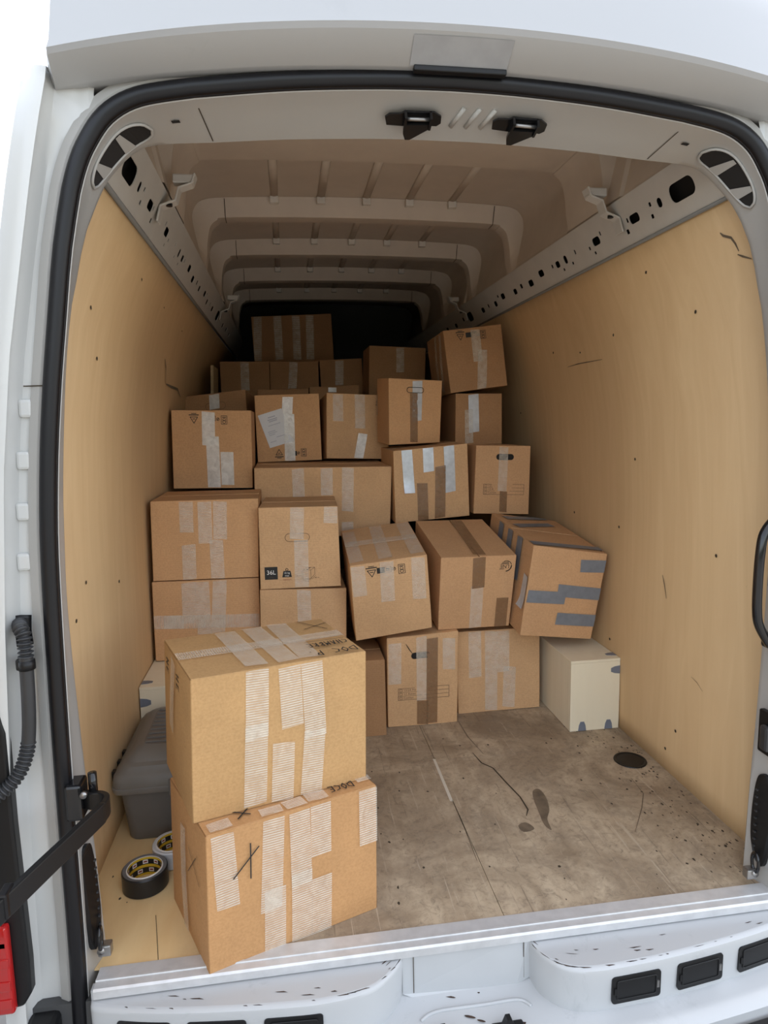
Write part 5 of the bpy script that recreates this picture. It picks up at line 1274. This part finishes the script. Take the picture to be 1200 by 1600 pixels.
# door check strap on the left
ck = thing('door_check', (-.80, 0, .40), 'black curved door check arm bolted to the left jamb', 'door check')
path = catmull([(-.806, .010, .425), (-.792, -.004, .428), (-.772, -.018, .430), (-.752, -.022, .430), (-.738, -.036, .430), (-.738, -.062, .429), (-.752, -.10, .427), (-.80, -.215, .420), (-.85, -.335, .412), (-.90, -.455, .404)], 5)
vv = []; n = len(path)
for i, p in enumerate(path):
    t = (path[min(i + 1, n - 1)] - path[max(i - 1, 0)]).normalized(); s = t.cross(Vector((0, 0, 1))).normalized()
    hgt = .019 if i < n * .55 else .021
    vv += [p + s * .0065 + Vector((0, 0, hgt)), p - s * .0065 + Vector((0, 0, hgt)), p - s * .0065 - Vector((0, 0, hgt)), p + s * .0065 - Vector((0, 0, hgt))]
ff = [tuple((i * 4 + k, i * 4 + (k + 1) % 4, (i + 1) * 4 + (k + 1) % 4, (i + 1) * 4 + k)) for i in range(n - 1) for k in range(4)] + [(0, 3, 2, 1), tuple((n - 1) * 4 + k for k in range(4))]
arm = mesh_obj('arm', vv, ff, 'black', ck); bevel(arm, .003, 2)
box('hinge_bracket', -.822, -.788, -.030, .020, .392, .470, 'gloss_black', ck, .006)
vv, ff = tube_vf([(-.770, -.010, .44), (-.770, -.010, .486)], .009, 12); mesh_obj('hinge_pin', vv, ff, 'gloss_black', ck, True)
vv, ff = tube_vf([(-.782, -.030, .452), (-.782, -.038, .452)], .007, 10); mesh_obj('bolt', vv, ff, 'steel', ck, True)
box('arm_stop', -.842, -.826, -.305, -.270, .396, .440, 'rubber', ck, .003)

# cable conduit on the left pillar
cd = thing('cable_conduit', (-.885, -.03, .48), 'ribbed dark grey cable conduit on the left rear pillar', 'conduit')
plate_ = tube('grommet', catmull([(-.888, .014, .760), (-.889, .012, .79), (-.887, .014, .822)], 4), .020, 'rubber', cd, seg=14, upv=(1, 0, 0), sx=.5)
path = catmull([(-.886, .0, .806), (-.876, -.024, .806), (-.866, -.036, .792), (-.864, -.040, .765), (-.865, -.040, .735), (-.868, -.038, .66), (-.873, -.036, .600), (-.880, -.038, .555), (-.896, -.045, .515), (-.925, -.055, .485), (-.965, -.065, .465)], 16)
def corrugate(p0, p1, name):
    seg = path[p0:p1 + 1]; fine = []
    for a, b in zip(seg, seg[1:]):
        fine += [a.lerp(b, k / 2) for k in range(2)]
    L = 0; rad = []
    for i, p in enumerate(fine):
        if i: L += (fine[i] - fine[i - 1]).length
        rad.append(.0118 + .0030 * math.sin(L / .0085 * 2 * math.pi))
    tube(name, fine, rad, 'conduit', cd, seg=14)
corrugate(0, 58, 'ribbed_bend'); 
tube('smooth_sleeve', path[56:106], .0128, 'conduit', cd, seg=16)
corrugate(104, len(path) - 1, 'ribbed_tail')
vv, ff = tube_vf([(-.864, -.040, .745), (-.864, -.040, .727)], .0155, 14); mesh_obj('clamp', vv, ff, 'black', cd, True)
box('clamp_foot', -.884, -.868, -.045, .0, .725, .748, 'black', cd, .004)

# black lamp housing and tail lamp at the lower left
th = thing('tail_lamp', (-.94, -.05, -.02), 'red tail lamp in a black housing low on the left pillar', 'lamp')
pts = [(-1.02, .655), (-.935, .655), (-.922, .640), (-.914, .600), (-.916, .40), (-.912, .10), (-.914, .03), (-.930, .004), (-1.02, -.01)]
vv = [(x, -.046, z) for x, z in pts] + [(x, -.02, z) for x, z in pts]; k = len(pts)
o = mesh_obj('housing', vv, [tuple(range(k))] + [(j, k + j, k + (j + 1) % k, (j + 1) % k) for j in range(k)], 'black', th); bevel(o, .006, 3)
def lens(z0, z1, x1, name, mat):
    o = box(name, -1.02, x1, -.064, -.044, z0, z1, mat, th, .006); return o
lens(.005, .20, -.940, 'lens', 'red_lens'); lens(.150, .172, -.9405, 'lens_divider', 'white_print')
for z in (.02, .06, .11): box('lens_bar', -1.01, -.942, -.0665, -.062, z, z + .022, 'red_lens', th, .002)
pl_ = thing('plank', (-.80, 2.35, 0), 'thin dark board leaning on the left wall behind the boxes', 'board')
vv, ff = box_vf(-.845, -.83, 2.45, 2.70, .0, 1.52)
vv = [(x + (.03 if z < .5 else .10 if 1 else 0), y, z) for x, y, z in vv]
mesh_obj('board', vv, ff, 'edge', pl_)
